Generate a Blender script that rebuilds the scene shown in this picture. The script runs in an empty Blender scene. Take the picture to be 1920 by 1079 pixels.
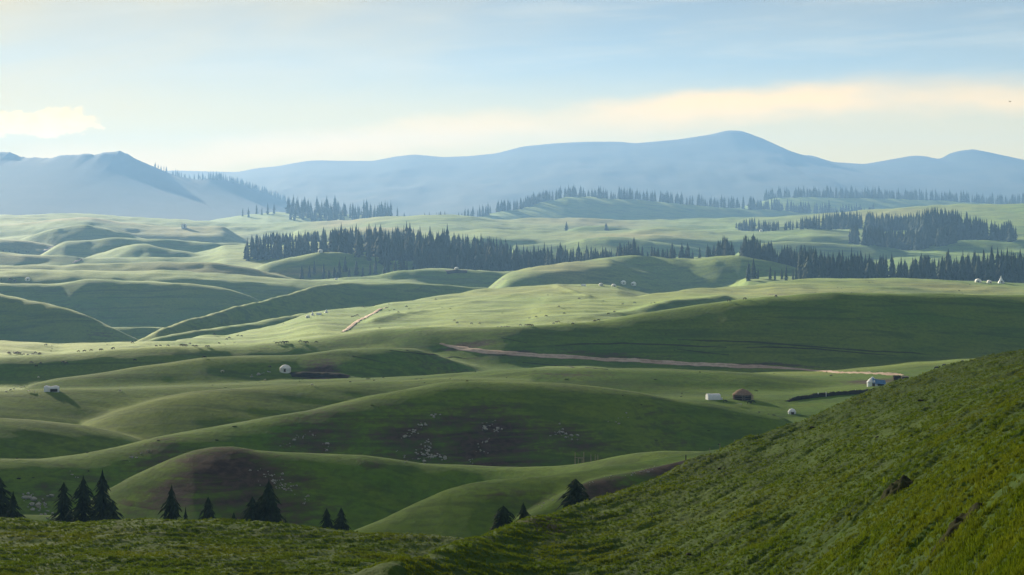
import bpy, bmesh, math, random
import numpy as np
from mathutils import Vector, Matrix

rnd = random.Random(11)
nrs = np.random.RandomState(5)
R = math.radians
scene = bpy.context.scene
COL = scene.collection

# ------------------------------------------------------------------ camera, sky, sun, exposure
F = 3600.0          # focal length, in units of a 1920-wide frame
UC, VH = 960.0, 395.0   # optical axis column, eye level row (lens shifted down)
cam = bpy.data.objects.new('camera', bpy.data.cameras.new('camera'))
COL.objects.link(cam)
cam.data.sensor_width = 36.0
cam.data.lens = 36.0 * F / 1920.0
cam.data.shift_y = (VH - 539.5) / 1920.0
cam.data.clip_start = 0.5
cam.data.clip_end = 60000.0
cam.location = (0, 0, 0)
cam.rotation_euler = (R(90), 0, 0)
scene.camera = cam

SUN_EL, SUN_AZ = R(14.0), R(-32)       # azimuth measured from the view axis, negative = left
SKY_STRENGTH = 0.05
SUN_STRENGTH = 5.0
HAZE_DENSITY = 1.35e-4
HAZE_COLOR = (0.175, 0.335, 0.625)
EXPOSURE = 2.3
sun_dir = Vector((math.sin(SUN_AZ) * math.cos(SUN_EL), math.cos(SUN_AZ) * math.cos(SUN_EL), math.sin(SUN_EL)))
sun = bpy.data.objects.new('sun', bpy.data.lights.new('sun', 'SUN'))
COL.objects.link(sun)
sun.data.energy = SUN_STRENGTH
sun.data.angle = R(0.53)
sun.data.color = (1.0, 0.86, 0.62)
sun.rotation_euler = sun_dir.to_track_quat('Z', 'Y').to_euler()

def nd(nt, t, loc=(0, 0), **kw):
    n = nt.nodes.new(t); n.location = loc
    for k, v in kw.items():
        setattr(n, k, v)
    return n

def mth(nt, op, a, b=None, clamp=False):
    n = nt.nodes.new('ShaderNodeMath'); n.operation = op; n.use_clamp = clamp
    for i, x in enumerate((a, b)):
        if x is None: continue
        if isinstance(x, (int, float)): n.inputs[i].default_value = x
        else: nt.links.new(x, n.inputs[i])
    return n.outputs[0]

def smooth(nt, x, lo, hi):
    n = nt.nodes.new('ShaderNodeMapRange'); n.interpolation_type = 'SMOOTHSTEP'
    nt.links.new(x, n.inputs[0])
    n.inputs[1].default_value = lo; n.inputs[2].default_value = hi
    return n.outputs[0]

def mixc(nt, f, a, b, blend='MIX'):
    n = nt.nodes.new('ShaderNodeMix'); n.data_type = 'RGBA'; n.blend_type = blend
    if isinstance(f, (int, float)): n.inputs[0].default_value = f
    else: nt.links.new(f, n.inputs[0])
    for i, x in ((6, a), (7, b)):
        if isinstance(x, tuple): n.inputs[i].default_value = (*x, 1)
        else: nt.links.new(x, n.inputs[i])
    return n.outputs[2]

def noise_tex(nt, vec, scale, detail=3, rough=0.55, dist=0.0):
    n = nt.nodes.new('ShaderNodeTexNoise')
    n.inputs['Scale'].default_value = scale; n.inputs['Detail'].default_value = detail
    n.inputs['Roughness'].default_value = rough; n.inputs['Distortion'].default_value = dist
    if vec is not None: nt.links.new(vec, n.inputs['Vector'])
    return n.outputs['Fac']

def build_world():
    w = bpy.data.worlds.new('World'); scene.world = w; w.use_nodes = True
    nt = w.node_tree; nt.nodes.clear()
    out = nd(nt, 'ShaderNodeOutputWorld')
    bg = nd(nt, 'ShaderNodeBackground')
    sky = nd(nt, 'ShaderNodeTexSky')
    sky.sky_type = 'NISHITA'; sky.sun_disc = False
    sky.sun_elevation = SUN_EL; sky.sun_rotation = SUN_AZ
    sky.altitude = 2600; sky.air_density = 0.75; sky.dust_density = 0.4; sky.ozone_density = 1.5
    bg.inputs['Strength'].default_value = SKY_STRENGTH
    tc = nd(nt, 'ShaderNodeTexCoord')
    sep = nd(nt, 'ShaderNodeSeparateXYZ')
    nt.links.new(tc.outputs['Generated'], sep.inputs[0])
    az = mth(nt, 'ARCTAN2', sep.outputs[0], sep.outputs[1])        # radians, 0 = view axis
    el = mth(nt, 'ARCSINE', sep.outputs[2])
    def cloud_vec(sa, se, sh=0.0, off=0.0):
        c = nd(nt, 'ShaderNodeCombineXYZ')
        nt.links.new(mth(nt, 'MULTIPLY', az, sa), c.inputs[0])
        e2 = mth(nt, 'ADD', mth(nt, 'MULTIPLY', el, se), mth(nt, 'MULTIPLY', az, sh))
        nt.links.new(e2, c.inputs[1]); c.inputs[2].default_value = off
        return c.outputs[0]
    col = sky.outputs[0]
    # thin high veil, thicker towards the sun
    sunv = nd(nt, 'ShaderNodeVectorMath', operation='DOT_PRODUCT')
    nt.links.new(tc.outputs['Generated'], sunv.inputs[0]); sunv.inputs[1].default_value = sun_dir
    near = smooth(nt, sunv.outputs['Value'], 0.80, 0.965)
    veil_n = noise_tex(nt, cloud_vec(9, 34, -6, 3.1), 1.0, 4, 0.5, 0.4)
    veil = mth(nt, 'MULTIPLY', mth(nt, 'ADD', mth(nt, 'MULTIPLY', smooth(nt, veil_n, 0.25, 0.8), 0.5), 0.6), mth(nt, 'ADD', mth(nt, 'MULTIPLY', near, 0.85), 0.18), True)
    col = mixc(nt, veil, col, VEIL_COL)
    st = noise_tex(nt, cloud_vec(5, 62, -5, 6.4), 1.0, 5, 0.55, 0.5)
    st2 = noise_tex(nt, cloud_vec(16, 120, 9, 2.2), 1.0, 4, 0.55, 0.3)
    stk = mth(nt, 'MULTIPLY', smooth(nt, mth(nt, 'ADD', mth(nt, 'MULTIPLY', st, 0.7), mth(nt, 'MULTIPLY', st2, 0.3)), 0.46, 0.66), 0.34)
    col = mixc(nt, stk, col, (8.6, 8.9, 8.6))
    low = mth(nt, 'SUBTRACT', 1.0, smooth(nt, el, 0.024, 0.080))
    col = mixc(nt, mth(nt, 'MULTIPLY', low, 0.95), col, GLOW_COL)
    # long peach bank low over the mountains, climbing to the right
    line = mth(nt, 'MINIMUM', mth(nt, 'ADD', mth(nt, 'MULTIPLY', az, 0.095), 0.043), 0.0575)
    wob = mth(nt, 'MULTIPLY', mth(nt, 'SUBTRACT', noise_tex(nt, cloud_vec(14, 40, 0, 8.0), 1.0, 4, 0.55), 0.5), 0.022)
    dd = mth(nt, 'ABSOLUTE', mth(nt, 'SUBTRACT', mth(nt, 'ADD', el, wob), line))
    band = mth(nt, 'SUBTRACT', 1.0, smooth(nt, dd, 0.001, 0.013))
    brk = smooth(nt, noise_tex(nt, cloud_vec(7, 20, 0, 1.7), 1.0, 4, 0.5), 0.30, 0.62)
    band = mth(nt, 'MULTIPLY', band, mth(nt, 'ADD', mth(nt, 'MULTIPLY', brk, 0.65), 0.35))
    col = mixc(nt, mth(nt, 'MULTIPLY', band, 0.7), col, BAND_COL)
    # small cumulus at the left
    ca = mth(nt, 'DIVIDE', mth(nt, 'ADD', az, 0.247), 0.042)
    ce = mth(nt, 'DIVIDE', mth(nt, 'SUBTRACT', el, 0.0445), 0.0085)
    rr = mth(nt, 'SQRT', mth(nt, 'ADD', mth(nt, 'MULTIPLY', ca, ca), mth(nt, 'MULTIPLY', ce, ce)))
    cn = noise_tex(nt, cloud_vec(75, 110, 0, 5.0), 1.0, 5, 0.6, 0.2)
    cum = smooth(nt, mth(nt, 'SUBTRACT', mth(nt, 'MULTIPLY', cn, 1.9), rr), 0.0, 0.28)
    shade = smooth(nt, noise_tex(nt, cloud_vec(95, 150, 0, 2.0), 1.0, 4, 0.55), 0.3, 0.7)
    ccol = mixc(nt, shade, CUM_DARK, CUM_LIGHT)
    col = mixc(nt, mth(nt, 'MULTIPLY', cum, 0.92), col, ccol)
    col = mixc(nt, smooth(nt, el, -0.03, 0.0), (1.1, 1.35, 0.6), col)      # below the horizon: dull pasture, not sky
    nt.links.new(mixc(nt, 1.0, col, SKY_TINT, 'MULTIPLY'), bg.inputs['Color'])
    nt.links.new(bg.outputs[0], out.inputs['Surface'])

SKY_TINT = (0.475, 0.455, 0.40)
VEIL_COL = (9.5, 8.5, 6.2)
GLOW_COL = (12.6, 8.6, 0.9)
BAND_COL = (18.0, 11.0, 3.3)
CUM_DARK, CUM_LIGHT = (15.0, 9.6, 2.2), (20.0, 13.6, 4.2)
build_world()

scene.view_settings.view_transform = 'Standard'
scene.view_settings.look = 'None'
scene.view_settings.exposure = EXPOSURE
scene.view_settings.gamma = 1.0
scene.view_settings.use_curve_mapping = False
scene.cycles.max_bounces = 4
scene.cycles.diffuse_bounces = 2
scene.cycles.transparent_max_bounces = 8
scene.cycles.volume_bounces = 1
scene.cycles.use_denoising = True

# ------------------------------------------------------------------ numeric helpers
def vnoise(x, y, seed=0):
    """smooth gradient noise on arrays, about -1..1"""
    xi = np.floor(x).astype(np.int64); yi = np.floor(y).astype(np.int64)
    xf = x - xi; yf = y - yi
    def g(ix, iy):
        h = (ix * 374761393 + iy * 668265263 + seed * 982451653) & 0xffffffff
        h = ((h ^ (h >> 13)) * 1274126177) & 0xffffffff
        h = h ^ (h >> 16)
        a = (h & 0xffff) / 65535.0 * 2 * np.pi
        return np.cos(a), np.sin(a)
    u = xf * xf * xf * (xf * (xf * 6 - 15) + 10); v = yf * yf * yf * (yf * (yf * 6 - 15) + 10)
    def d(ix, iy, dx, dy):
        c, s = g(ix, iy); return c * dx + s * dy
    a = d(xi, yi, xf, yf); b = d(xi + 1, yi, xf - 1, yf)
    c = d(xi, yi + 1, xf, yf - 1); e = d(xi + 1, yi + 1, xf - 1, yf - 1)
    return ((a + (b - a) * u) * (1 - v) + (c + (e - c) * u) * v) * 1.5

def fbm(x, y, seed, oct=3, gain=0.5):
    s = 0; a = 1.0; f = 1.0
    for i in range(oct):
        s = s + a * vnoise(x * f, y * f, seed + i * 17); a *= gain; f *= 2.03
    return s

UG = np.arange(-9400, 11401, 4.0)
def curve(pts, sig=5.0):
    p = np.array(pts, float)
    y = np.interp(UG, p[:, 0], p[:, 1])
    k = np.exp(-0.5 * (np.arange(-12, 13) * 4.0 / sig) ** 2); k /= k.sum()
    y = np.convolve(np.pad(y, 12, 'edge'), k, 'valid')
    return y

class Ridge:
    """a hill: its crest line (column, row -> real height at real distance) and how steeply it falls on both sides"""
    def __init__(self, crest, dist, sf=0.34, sb=0.32, w=12.0, end=None, sig=6.0, wb=None, cut=None):
        crest = list(crest)
        if end is not None:            # let the crest dive below its neighbours at its ends
            l, r = end
            dl = dist if isinstance(dist, (int, float)) else dist[0][1]
            dr = dist if isinstance(dist, (int, float)) else dist[-1][1]
            if l: crest = [(crest[0][0] - l, crest[0][1] + max(60, 32 * F / dl))] + crest
            if r: crest = crest + [(crest[-1][0] + r, crest[-1][1] + max(60, 32 * F / dr))]
        self.v = curve(crest, sig)
        if isinstance(dist, (int, float)): dist = [(0, dist)]
        self.y = curve(dist, 30.0)
        self.z = -(self.v - VH) / F * self.y
        far = float(np.median(self.y))
        if far > 900 and sf >= 0.15: sf *= 1.4
        if far > 1000 and sb <= 0.10: sb = 0.10 + sb
        self.sf, self.sb, self.w, self.wb, self.cut = sf, sb, w, (wb or w), cut
    def h(self, u, Y):
        yk = np.interp(u, UG, self.y); zk = np.interp(u, UG, self.z)
        d = yk - Y
        wf, wb = self.w, self.wb
        drop = 0.0
        if self.cut: 
            q = d - self.cut; drop = 0.36 * 0.5 * (q + np.sqrt(q * q + 225.0)) * (d > 0)
        return np.where(d > 0, zk - drop - self.sf * (np.sqrt(d * d + wf * wf) - wf), zk - self.sb * (np.sqrt(d * d + wb * wb) - wb))

RIDGES = [
 # near spur the camera looks along, right
 Ridge([(600,1130),(740,1079),(800,1058),(870,1028),(960,997),(1020,980),(1100,952),(1180,920),(1260,888),(1340,855),(1400,830),(1440,818),(1500,795),(1560,768),(1620,744),(1680,720),(1740,700),(1800,682),(1860,667),(1920,655),(2050,648),(2400,645),(4000,645)],
       [(600,80),(740,90),(870,112),(1100,150),(1400,190),(1600,215),(1920,260),(2400,310)], sf=-0.058, sb=0.55, w=22, wb=18),
 # near knoll, left
 Ridge([(-1500,950),(-200,975),(0,979),(60,983),(120,984),(200,980),(260,980),(340,982),(420,988),(500,995),(580,1000),(640,1004),(720,1010),(800,1017),(870,1022),(950,1040),(1100,1090)],
       [(-300,185),(0,172),(870,160)], sf=-0.105, sb=0.5, w=14, wb=12),
 # hollow behind the knoll where the dark spruces stand
 Ridge([(-900,1055),(0,1052),(400,1058),(640,1060),(850,1065),(943,1042),(985,1030),(1078,996),(1200,960),(1400,900),(1700,800),(2200,700)],
       [(0,308),(640,292),(850,255),(943,232),(1078,242),(1400,300)], sf=0.15, sb=0.30, w=10),
 # brown spur in front of the dark hill, right
 Ridge([(560,1050),(660,1000),(720,975),(780,945),(830,922),(880,908),(920,902),(980,897),(1040,893),(1090,885),(1140,875),(1200,868),(1260,856),(1310,849),(1370,840),(1420,832),(1500,826),(2200,800)],
       [(560,330),(800,360),(1400,395),(2000,400)], sf=0.30, sb=0.45, w=9),
 Ridge([(960,985),(1010,958),(1060,930),(1100,908),(1140,897),(1200,887),(1260,872),(1310,858),(1360,850),(1500,838)],
       [(960,322),(1360,368)], sf=0.34, sb=0.14, w=4, end=(60, 0)),
 # brown hump and its saddle
 Ridge([(120,970),(170,938),(210,915),(240,898),(280,880),(320,862),(360,847),(400,839),(440,838),(480,845),(530,849),(580,851),(640,853),(680,854),(740,862),(790,870),(850,873),(920,877),(980,878),(1040,876),(1080,871),(1110,865),(1150,856),(1200,848),(1240,845),(1330,847),(1500,850),(2200,850)],
       [(100,410),(440,430),(900,450),(1300,430)], sf=0.33, sb=0.4, w=9),
 # long dark hill across the middle
 Ridge([(-1500,880),(-50,868),(0,866),(80,864),(150,856),(230,840),(300,820),(380,805),(450,793),(520,780),(580,770),(640,755),(700,740),(760,729),(820,720),(880,716),(940,715),(1000,717),(1060,721),(1130,728),(1200,738),(1260,750),(1320,758),(1380,768),(1420,775),(1470,786),(1510,810),(1600,850)],
       [(-300,480),(0,500),(500,545),(900,580),(1400,590)], sf=0.40, sb=0.26, w=12),
 Ridge([(-900,775),(-50,781),(0,785),(50,788),(100,794),(160,801),(220,813),(275,830),(340,850)],
       [(-300,560),(300,590)], sf=0.30, sb=0.22, w=14, end=(0, 60)),
 # meadow shelf with the two tents
 Ridge([(1150,760),(1240,752),(1320,749),(1420,747),(1480,745),(1560,736),(1640,724),(1700,716),(1800,706),(2300,690)],
       [(1100,650),(1700,690)], sf=0.07, sb=0.05, w=10, end=(120, 0)),
 # meadow folds
 Ridge([(150,805),(220,777),(300,752),(360,741),(420,735),(520,727),(640,721),(760,716),(850,712),(1000,714)],
       [(100,620),(700,690)], sf=0.24, sb=0.12, w=14, end=(60, 200)),
 Ridge([(-900,742),(0,739),(80,735),(200,733),(300,729),(450,720),(560,714),(700,711),(800,708),(900,701),(1000,695),(1100,692),(1200,695),(1280,699),(1400,703),(1500,710),(1600,718),(1640,723),(1720,730)],
       [(-300,690),(0,700),(560,760),(1000,730),(1640,740)], sf=0.21, sb=0.10, w=14, end=(0, 80)),
 Ridge([(60,722),(100,713),(160,705),(200,700),(260,690),(320,682),(380,673),(480,670),(560,668),(640,657),(720,654),(780,656)],
       [(0,800),(400,840),(700,865),(1100,940)], sf=0.22, sb=0.12, w=12, end=(200, 420)),
 # broad dark hill on the right, its crest runs on to the left as the edge of the sunlit belt
 Ridge([(-1500,672),(-50,670),(0,669),(130,664),(300,651),(440,646),(520,640),(600,633),(700,619),(800,616),(900,616),(960,614),(1050,607),(1130,600),(1200,590),(1280,578),(1360,566),(1440,557),(1500,554),(1560,551),(1640,549),(1720,550),(1800,551),(1920,553),(2300,556),(4000,560)],
       [(-300,960),(0,960),(700,985),(960,960),(1300,1000),(1920,1040)], sf=0.27, sb=0.16, w=14),
 # sunlit belt
 Ridge([(-600,655),(-50,643),(0,640),(50,642),(110,646),(160,641),(220,640),(300,642),(340,643)],
       [(-300,1130),(340,1130)], sf=0.035, sb=0.2, w=14, end=(0, 120)),
 Ridge([(330,642),(370,634),(420,628),(480,617),(520,607),(570,590),(600,583),(640,580),(690,577),(740,567),(800,558),(860,548),(920,543),(980,538),(1030,533),(1100,532),(1160,536),(1190,545),(1230,553),(1300,566)],
       [(330,1150),(690,1350),(1000,1500),(1200,1500)], sf=0.028, sb=0.2, w=25, end=(60, 60)),
 Ridge([(1000,585),(1100,570),(1190,556),(1240,550),(1280,545),(1340,543),(1400,538),(1450,530),(1500,525),(1560,522),(1620,523),(1720,525),(1820,528),(1920,531),(2300,533),(4000,540)],
       [(1000,1250),(1280,1400),(1560,1520),(1920,1540)], sf=0.04, sb=0.2, w=22, end=(80, 0)),
 Ridge([(1010,618),(1080,602),(1160,586),(1240,568),(1300,560),(1360,556)],
       [(1000,1120),(1360,1300)], sf=0.20, sb=0.0, w=10, end=(60, 120)),
 Ridge([(700,600),(760,588),(830,578),(900,566),(960,556),(1020,550)],
       [(700,1200),(1020,1420)], sf=0.15, sb=0.02, w=5, end=(160, 160)),
 Ridge([(1040,535),(1062,541),(1082,550),(1105,557)], [(1040,1470),(1105,1330)], sf=0.3, sb=0.02, w=4, end=(40, 60)),
 # bowl on the left
 Ridge([(-900,540),(-50,547),(0,553),(50,561),(105,575),(150,590),(200,611),(250,636),(300,660)],
       [(-300,1430),(0,1415),(250,1345)], sf=0.36, sb=0.3, w=14, end=(0, 60)),
 Ridge([(150,680),(235,652),(265,634),(300,618),(350,602),(400,588),(440,575),(480,567),(520,557),(560,545),(600,535),(640,530),(700,530),(760,530),(820,532),(860,533),(900,537),(930,542),(980,552)],
       [(200,1230),(300,1290),(480,1450),(640,1600),(930,1640)], sf=0.36, sb=0.22, w=14, end=(80, 80)),
 Ridge([(230,650),(300,630),(400,617),(480,605),(560,588),(640,580),(700,578)],
       [(200,1190),(400,1290),(700,1400)], sf=0.30, sb=0.10, w=10, end=(80, 80)),
 Ridge([(-900,525),(-50,529),(0,531),(60,533),(105,534),(160,525),(220,526),(300,528),(360,532),(420,541),(475,560),(530,590)],
       [(-300,1700),(475,1640)], sf=0.33, sb=0.08, w=14, end=(0, 60)),
 Ridge([(-900,500),(0,505),(100,507),(200,508),(300,507),(400,512),(500,519),(560,524),(640,527),(720,526),(800,530)],
       [(-300,1800),(0,1800),(560,1790)], sf=0.12, sb=0.06, w=14, cut=50, end=(0, 160)),
 # forest hills
 Ridge([(470,512),(500,495),(540,483),(600,473),(640,474),(690,481),(740,487),(800,495),(860,505)],
       [(470,1960),(800,1990)], sf=0.36, sb=0.1, w=10, end=(60, 60)),
 Ridge([(560,530),(640,523),(700,520),(740,512),(780,506),(830,503),(900,504),(960,506),(1000,502),(1060,494),(1100,490),(1150,483),(1190,479),(1230,481),(1300,486),(1340,481),(1390,482),(1430,490),(1480,500),(1520,510),(1560,519),(1650,530)],
       [(560,1820),(1000,1860),(1230,1880),(1560,1800)], sf=0.33, sb=0.12, w=16, end=(60, 100)),
 Ridge([(1400,520),(1480,519),(1560,521),(1650,523),(1750,525),(1920,527),(2400,528),(4000,530)], [(1400,1740),(1920,1760)], sf=0.05, sb=0.03, w=14, end=(120, 0), cut=90),
 Ridge([(950,512),(1000,501),(1060,493),(1100,490),(1140,485)], [(950,1780),(1140,1845)], sf=0.11, sb=0.1, w=8, end=(80, 260), cut=60),
 Ridge([(-400,492),(0,497),(60,496),(120,499),(170,496),(250,492),(330,490),(390,491),(430,496),(480,505),(530,517),(580,530)],
       [(-300,1950),(530,1900)], sf=0.22, sb=0.07, w=12, end=(0, 80)),
 Ridge([(-400,470),(0,473),(80,476),(130,480),(160,484),(200,485),(240,484),(300,481),(340,483),(400,484),(440,482),(480,480),(540,482),(640,492)],
       [(-300,2180),(600,2150)], sf=0.18, sb=0.06, w=14, end=(0, 100)),
 Ridge([(420,460),(520,457),(620,456),(700,459),(800,468),(900,478),(1000,485),(1100,484),(1200,482),(1400,484),(1500,494),(1600,508),(1920,516),(2400,516)],
       [(420,2280),(1000,2140),(1920,1980)], sf=0.075, sb=0.10, w=20, cut=300, end=(200, 0)),
 Ridge([(60,484),(80,475),(100,463),(120,453),(180,450),(215,443),(240,447),(300,449),(360,452),(420,455),(480,457),(560,460)],
       [(60,2360),(480,2420)], sf=0.25, sb=0.06, w=12, end=(40, 100)),
 Ridge([(190,474),(215,465),(245,457),(275,457),(300,463),(350,472),(395,482)], [(190,2290),(395,2240)], sf=0.20, sb=0.06, w=16, end=(160, 160)),
 Ridge([(-400,440),(0,447),(40,449),(80,455),(130,466)], [(0, 2480)], sf=0.2, sb=0.06, w=12, end=(0, 60)),
 Ridge([(30,452),(60,441),(95,431),(130,426),(160,424),(195,429),(230,437),(270,446)], [(30,2600),(270,2560)], sf=0.26, sb=0.04, w=16, end=(120, 160)),
 # rolling pasture farther out
 Ridge([(960,462),(1060,456),(1100,447),(1140,445),(1200,450),(1280,461),(1330,470)], [(1060,2440),(1280,2400)], sf=0.2, sb=0.05, w=14, end=(60, 60)),
 Ridge([(1400,462),(1450,457),(1530,455),(1600,460),(1650,461),(1690,471),(1720,472),(1760,459),(1800,452),(1860,452),(1920,452),(2400,450)],
       [(1400,2420),(1920,2380)], sf=0.24, sb=0.05, w=14, end=(80, 0)),
 Ridge([(700,446),(760,442),(800,437),(860,432),(900,429),(950,431),(1000,433),(1060,434),(1150,432),(1220,428),(1300,431),(1400,432),(1470,430),(1520,428),(1590,432),(1700,436),(1900,440),(2400,440)],
       [(700,2640),(1900,2700)], sf=0.06, sb=0.05, w=14, cut=190, end=(80, 0)),
 Ridge([(1060,434),(1085,427),(1130,422),(1180,428),(1230,437)], [(1060, 2790)], sf=0.16, sb=0.04, w=12, end=(60, 60)),
 Ridge([(560,430),(640,426),(700,424),(760,428),(820,436)], [(560,2800)], sf=0.06, sb=0.05, w=14, cut=150, end=(100, 80)),
 Ridge([(-900,405),(-50,405),(0,404),(75,403),(150,402),(200,403),(260,408),(330,412),(400,416),(480,419),(560,418),(620,415),(660,413),(700,409),(740,406),(780,404),(850,404),(890,407),(950,412),(1010,409),(1060,408),(1110,411),(1160,413),(1200,413),(1300,411),(1400,409),(1480,405),(1560,399),(1640,394),(1720,387),(1800,384),(1920,382),(2400,378)],
       [(0,3050),(480,3150),(850,3050),(1200,3150),(1920,3000)], sf=0.09, sb=0.10, w=25),
 Ridge([(-300,425),(0,421),(60,414),(110,409),(160,410),(230,418),(330,424),(420,427)], [(0,2850)], sf=0.13, sb=0.03, w=14, cut=120, end=(0, 100)),
 # wooded rises before the mountains
 Ridge([(380,415),(450,403),(500,399),(560,396),(640,400),(720,405),(800,410)], [(380,3700)], sf=0.10, sb=0.08, w=30, end=(120, 120)),
 Ridge([(840,416),(870,409),(920,400),(980,389),(1030,376),(1060,369),(1110,371),(1200,376),(1300,384),(1390,390),(1500,398),(1650,404)], [(840,3700),(1060,3900),(1650,4000)], sf=0.20, sb=0.12, w=25, end=(80, 120)),
 Ridge([(1380,388),(1420,379),(1450,370),(1500,368),(1600,370),(1700,372),(1800,377),(1900,383),(2000,380),(2400,378)], [(1380,4300)], sf=0.18, sb=0.12, w=30, end=(80, 0)),
]
BASE_Y = np.array([0, 40, 150, 300, 450, 600, 900, 1200, 1500, 1800, 2200, 2600, 3200, 4500, 6000, 30000.])
BASE_Z = np.array([-14, -20, -55, -84, -104, -112, -118, -128, -130, -120, -98, -72, -48, -32, -28, -28.])

def height0(u, Y, chunk=None):
    T = np.clip(Y / 800.0, 0.4, 2.0)
    hs = np.interp(Y, BASE_Y, BASE_Z) / T
    m = hs.copy(); acc = np.ones_like(hs)
    for r in RIDGES:
        h = r.h(u, Y) / T
        n = np.maximum(m, h)
        acc = acc * np.exp(m - n) + np.exp(h - n); m = n
    return (m + np.log(acc)) * T

def height(u, Y):
    """real ground height below column u at distance Y"""
    u = np.asarray(u, float); Y = np.asarray(Y, float)
    X = (u - UC) / F * Y
    z = height0(u, Y)
    a = np.clip((Y - 260) / 200.0, 0, 1)
    z = z + a * (0.9 * fbm(X / 95.0, Y / 120.0, 3, 3) + 0.28 * fbm(X / 26.0, Y / 22.0, 9, 2) + 0.30 * fbm(X / 75.0 + 0.4 * vnoise(X / 60.0, Y / 60.0, 15), Y / 8.5, 13, 3)) * np.interp(Y, [200, 500, 950, 1100, 1700, 2600], [0.45, 0.55, 0.9, 1.7, 2.0, 2.6])
    b = 1.0 - np.clip((Y - 230) / 120.0, 0, 1)
    # tussocks and cattle treads on the near slopes: long along the hill, short across it
    rgt = np.clip((u - 700) / 350.0, 0, 1)
    wx = 0.6 * vnoise(X / 3.1, Y / 3.1, 71)
    s, t = 0.60 * X + 0.80 * Y, -0.80 * X + 0.60 * Y
    trA = fbm(s / 5.5 + wx, t / 0.95 + wx, 21, 4, 0.55); tsA = fbm(s / 2.4, t / 0.42 + wx, 41, 2, 0.5)
    trB = fbm(X / 4.5 + wx, Y / 1.3 + wx, 22, 4, 0.55); tsB = fbm(X / 1.3, Y / 0.55 + wx, 42, 2, 0.5)
    tread = trA * rgt + trB * (1 - rgt); tread2 = tsA * rgt + tsB * (1 - rgt)
    swell = fbm(X / 17.0, Y / 17.0, 33, 2)
    z = z + b * (0.20 * np.clip(tread, -0.6, 1.2) + 0.05 * tread2 + 0.45 * swell) * np.clip(Y / 70.0, 0.5, 1.0)
    return z

def ground_uv(u, v, y0=None, y1=5000.0):
    """first ground point met by the line of sight through (u, v)"""
    ys = np.geomspace(y0 or 40.0, y1, 2600)
    z = height0(np.full_like(ys, u), ys)
    hit = np.nonzero(z >= -(v - VH) / F * ys)[0]
    if len(hit) == 0: return None
    Y = float(ys[hit[0]])
    return Vector(((u - UC) / F * Y, Y, float(height(np.array([u]), np.array([Y]))[0])))

def at(u, Y):
    return Vector(((u - UC) / F * Y, Y, float(height(np.array([float(u)]), np.array([float(Y)]))[0])))

def zat(X, Y):
    X = np.atleast_1d(np.asarray(X, float)); Y = np.atleast_1d(np.asarray(Y, float))
    return height(UC + F * X / Y, Y)

# ------------------------------------------------------------------ object helpers
def tag(o, label=None, cat=None, group=None, kind=None):
    if label: o['label'] = label
    if cat: o['category'] = cat
    if group: o['group'] = group
    if kind: o['kind'] = kind
    return o

def mesh_np(name, verts, faces, mat=None, smooth_=True):
    """verts (n,3), faces (m,k) arrays"""
    me = bpy.data.meshes.new(name)
    verts = np.asarray(verts, np.float32); faces = np.asarray(faces, np.int32)
    k = faces.shape[1]
    me.vertices.add(len(verts)); me.vertices.foreach_set('co', verts.ravel())
    me.loops.add(faces.size); me.loops.foreach_set('vertex_index', faces.ravel())
    me.polygons.add(len(faces))
    me.polygons.foreach_set('loop_start', np.arange(0, faces.size, k, dtype=np.int32))
    me.polygons.foreach_set('use_smooth', np.full(len(faces), smooth_, bool))
    me.update(calc_edges=True)
    if mat: me.materials.append(mat)
    return me

def obj(name, me, parent=None, loc=None, rz=0.0):
    o = bpy.data.objects.new(name, me); COL.objects.link(o)
    if parent is not None: o.parent = parent
    if loc is not None: o.location = loc
    if rz: o.rotation_euler = (0, 0, rz)
    return o

def bm_mesh(name, bm, mat, smooth_=False):
    me = bpy.data.meshes.new(name); bm.to_mesh(me); bm.free()
    if smooth_: me.polygons.foreach_set('use_smooth', np.ones(len(me.polygons), bool))
    for m in (mat if isinstance(mat, (list, tuple)) else [mat]): me.materials.append(m)
    return me

def ring_tube(bm, pts, radii, n=6, cap=True):
    """tapered tube through 3D points"""
    pts = [Vector(p) for p in pts]; rings = []
    for i, p in enumerate(pts):
        t = (pts[min(i + 1, len(pts) - 1)] - pts[max(i - 1, 0)]).normalized()
        a = t.orthogonal().normalized(); b = t.cross(a)
        rings.append([bm.verts.new(p + (a * math.cos(2 * math.pi * k / n) + b * math.sin(2 * math.pi * k / n)) * radii[i]) for k in range(n)])
    for r0, r1 in zip(rings, rings[1:]):
        for k in range(n): bm.faces.new((r0[k], r0[(k + 1) % n], r1[(k + 1) % n], r1[k]))
    if cap:
        bm.faces.new(list(reversed(rings[0]))); bm.faces.new(rings[-1])

def box(bm, c, s, rz=0.0):
    m = Matrix.Translation(Vector(c)) @ Matrix.Rotation(rz, 4, 'Z') @ Matrix.Diagonal((*s, 1))
    bmesh.ops.create_cube(bm, size=1.0, matrix=m)

def copy_thing(o, loc, rz, label, group, scale=None, cat=None):
    c = o.copy(); COL.objects.link(c); c.location = loc; c.rotation_euler = (0, 0, rz)
    c['label'] = label
    if group: c['group'] = group
    elif 'group' in c: del c['group']
    if scale is not None: c.scale = scale
    for ch in o.children:
        d = ch.copy(); COL.objects.link(d); d.parent = c
        for g in ch.children:
            e = g.copy(); COL.objects.link(e); e.parent = d
    return c

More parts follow.
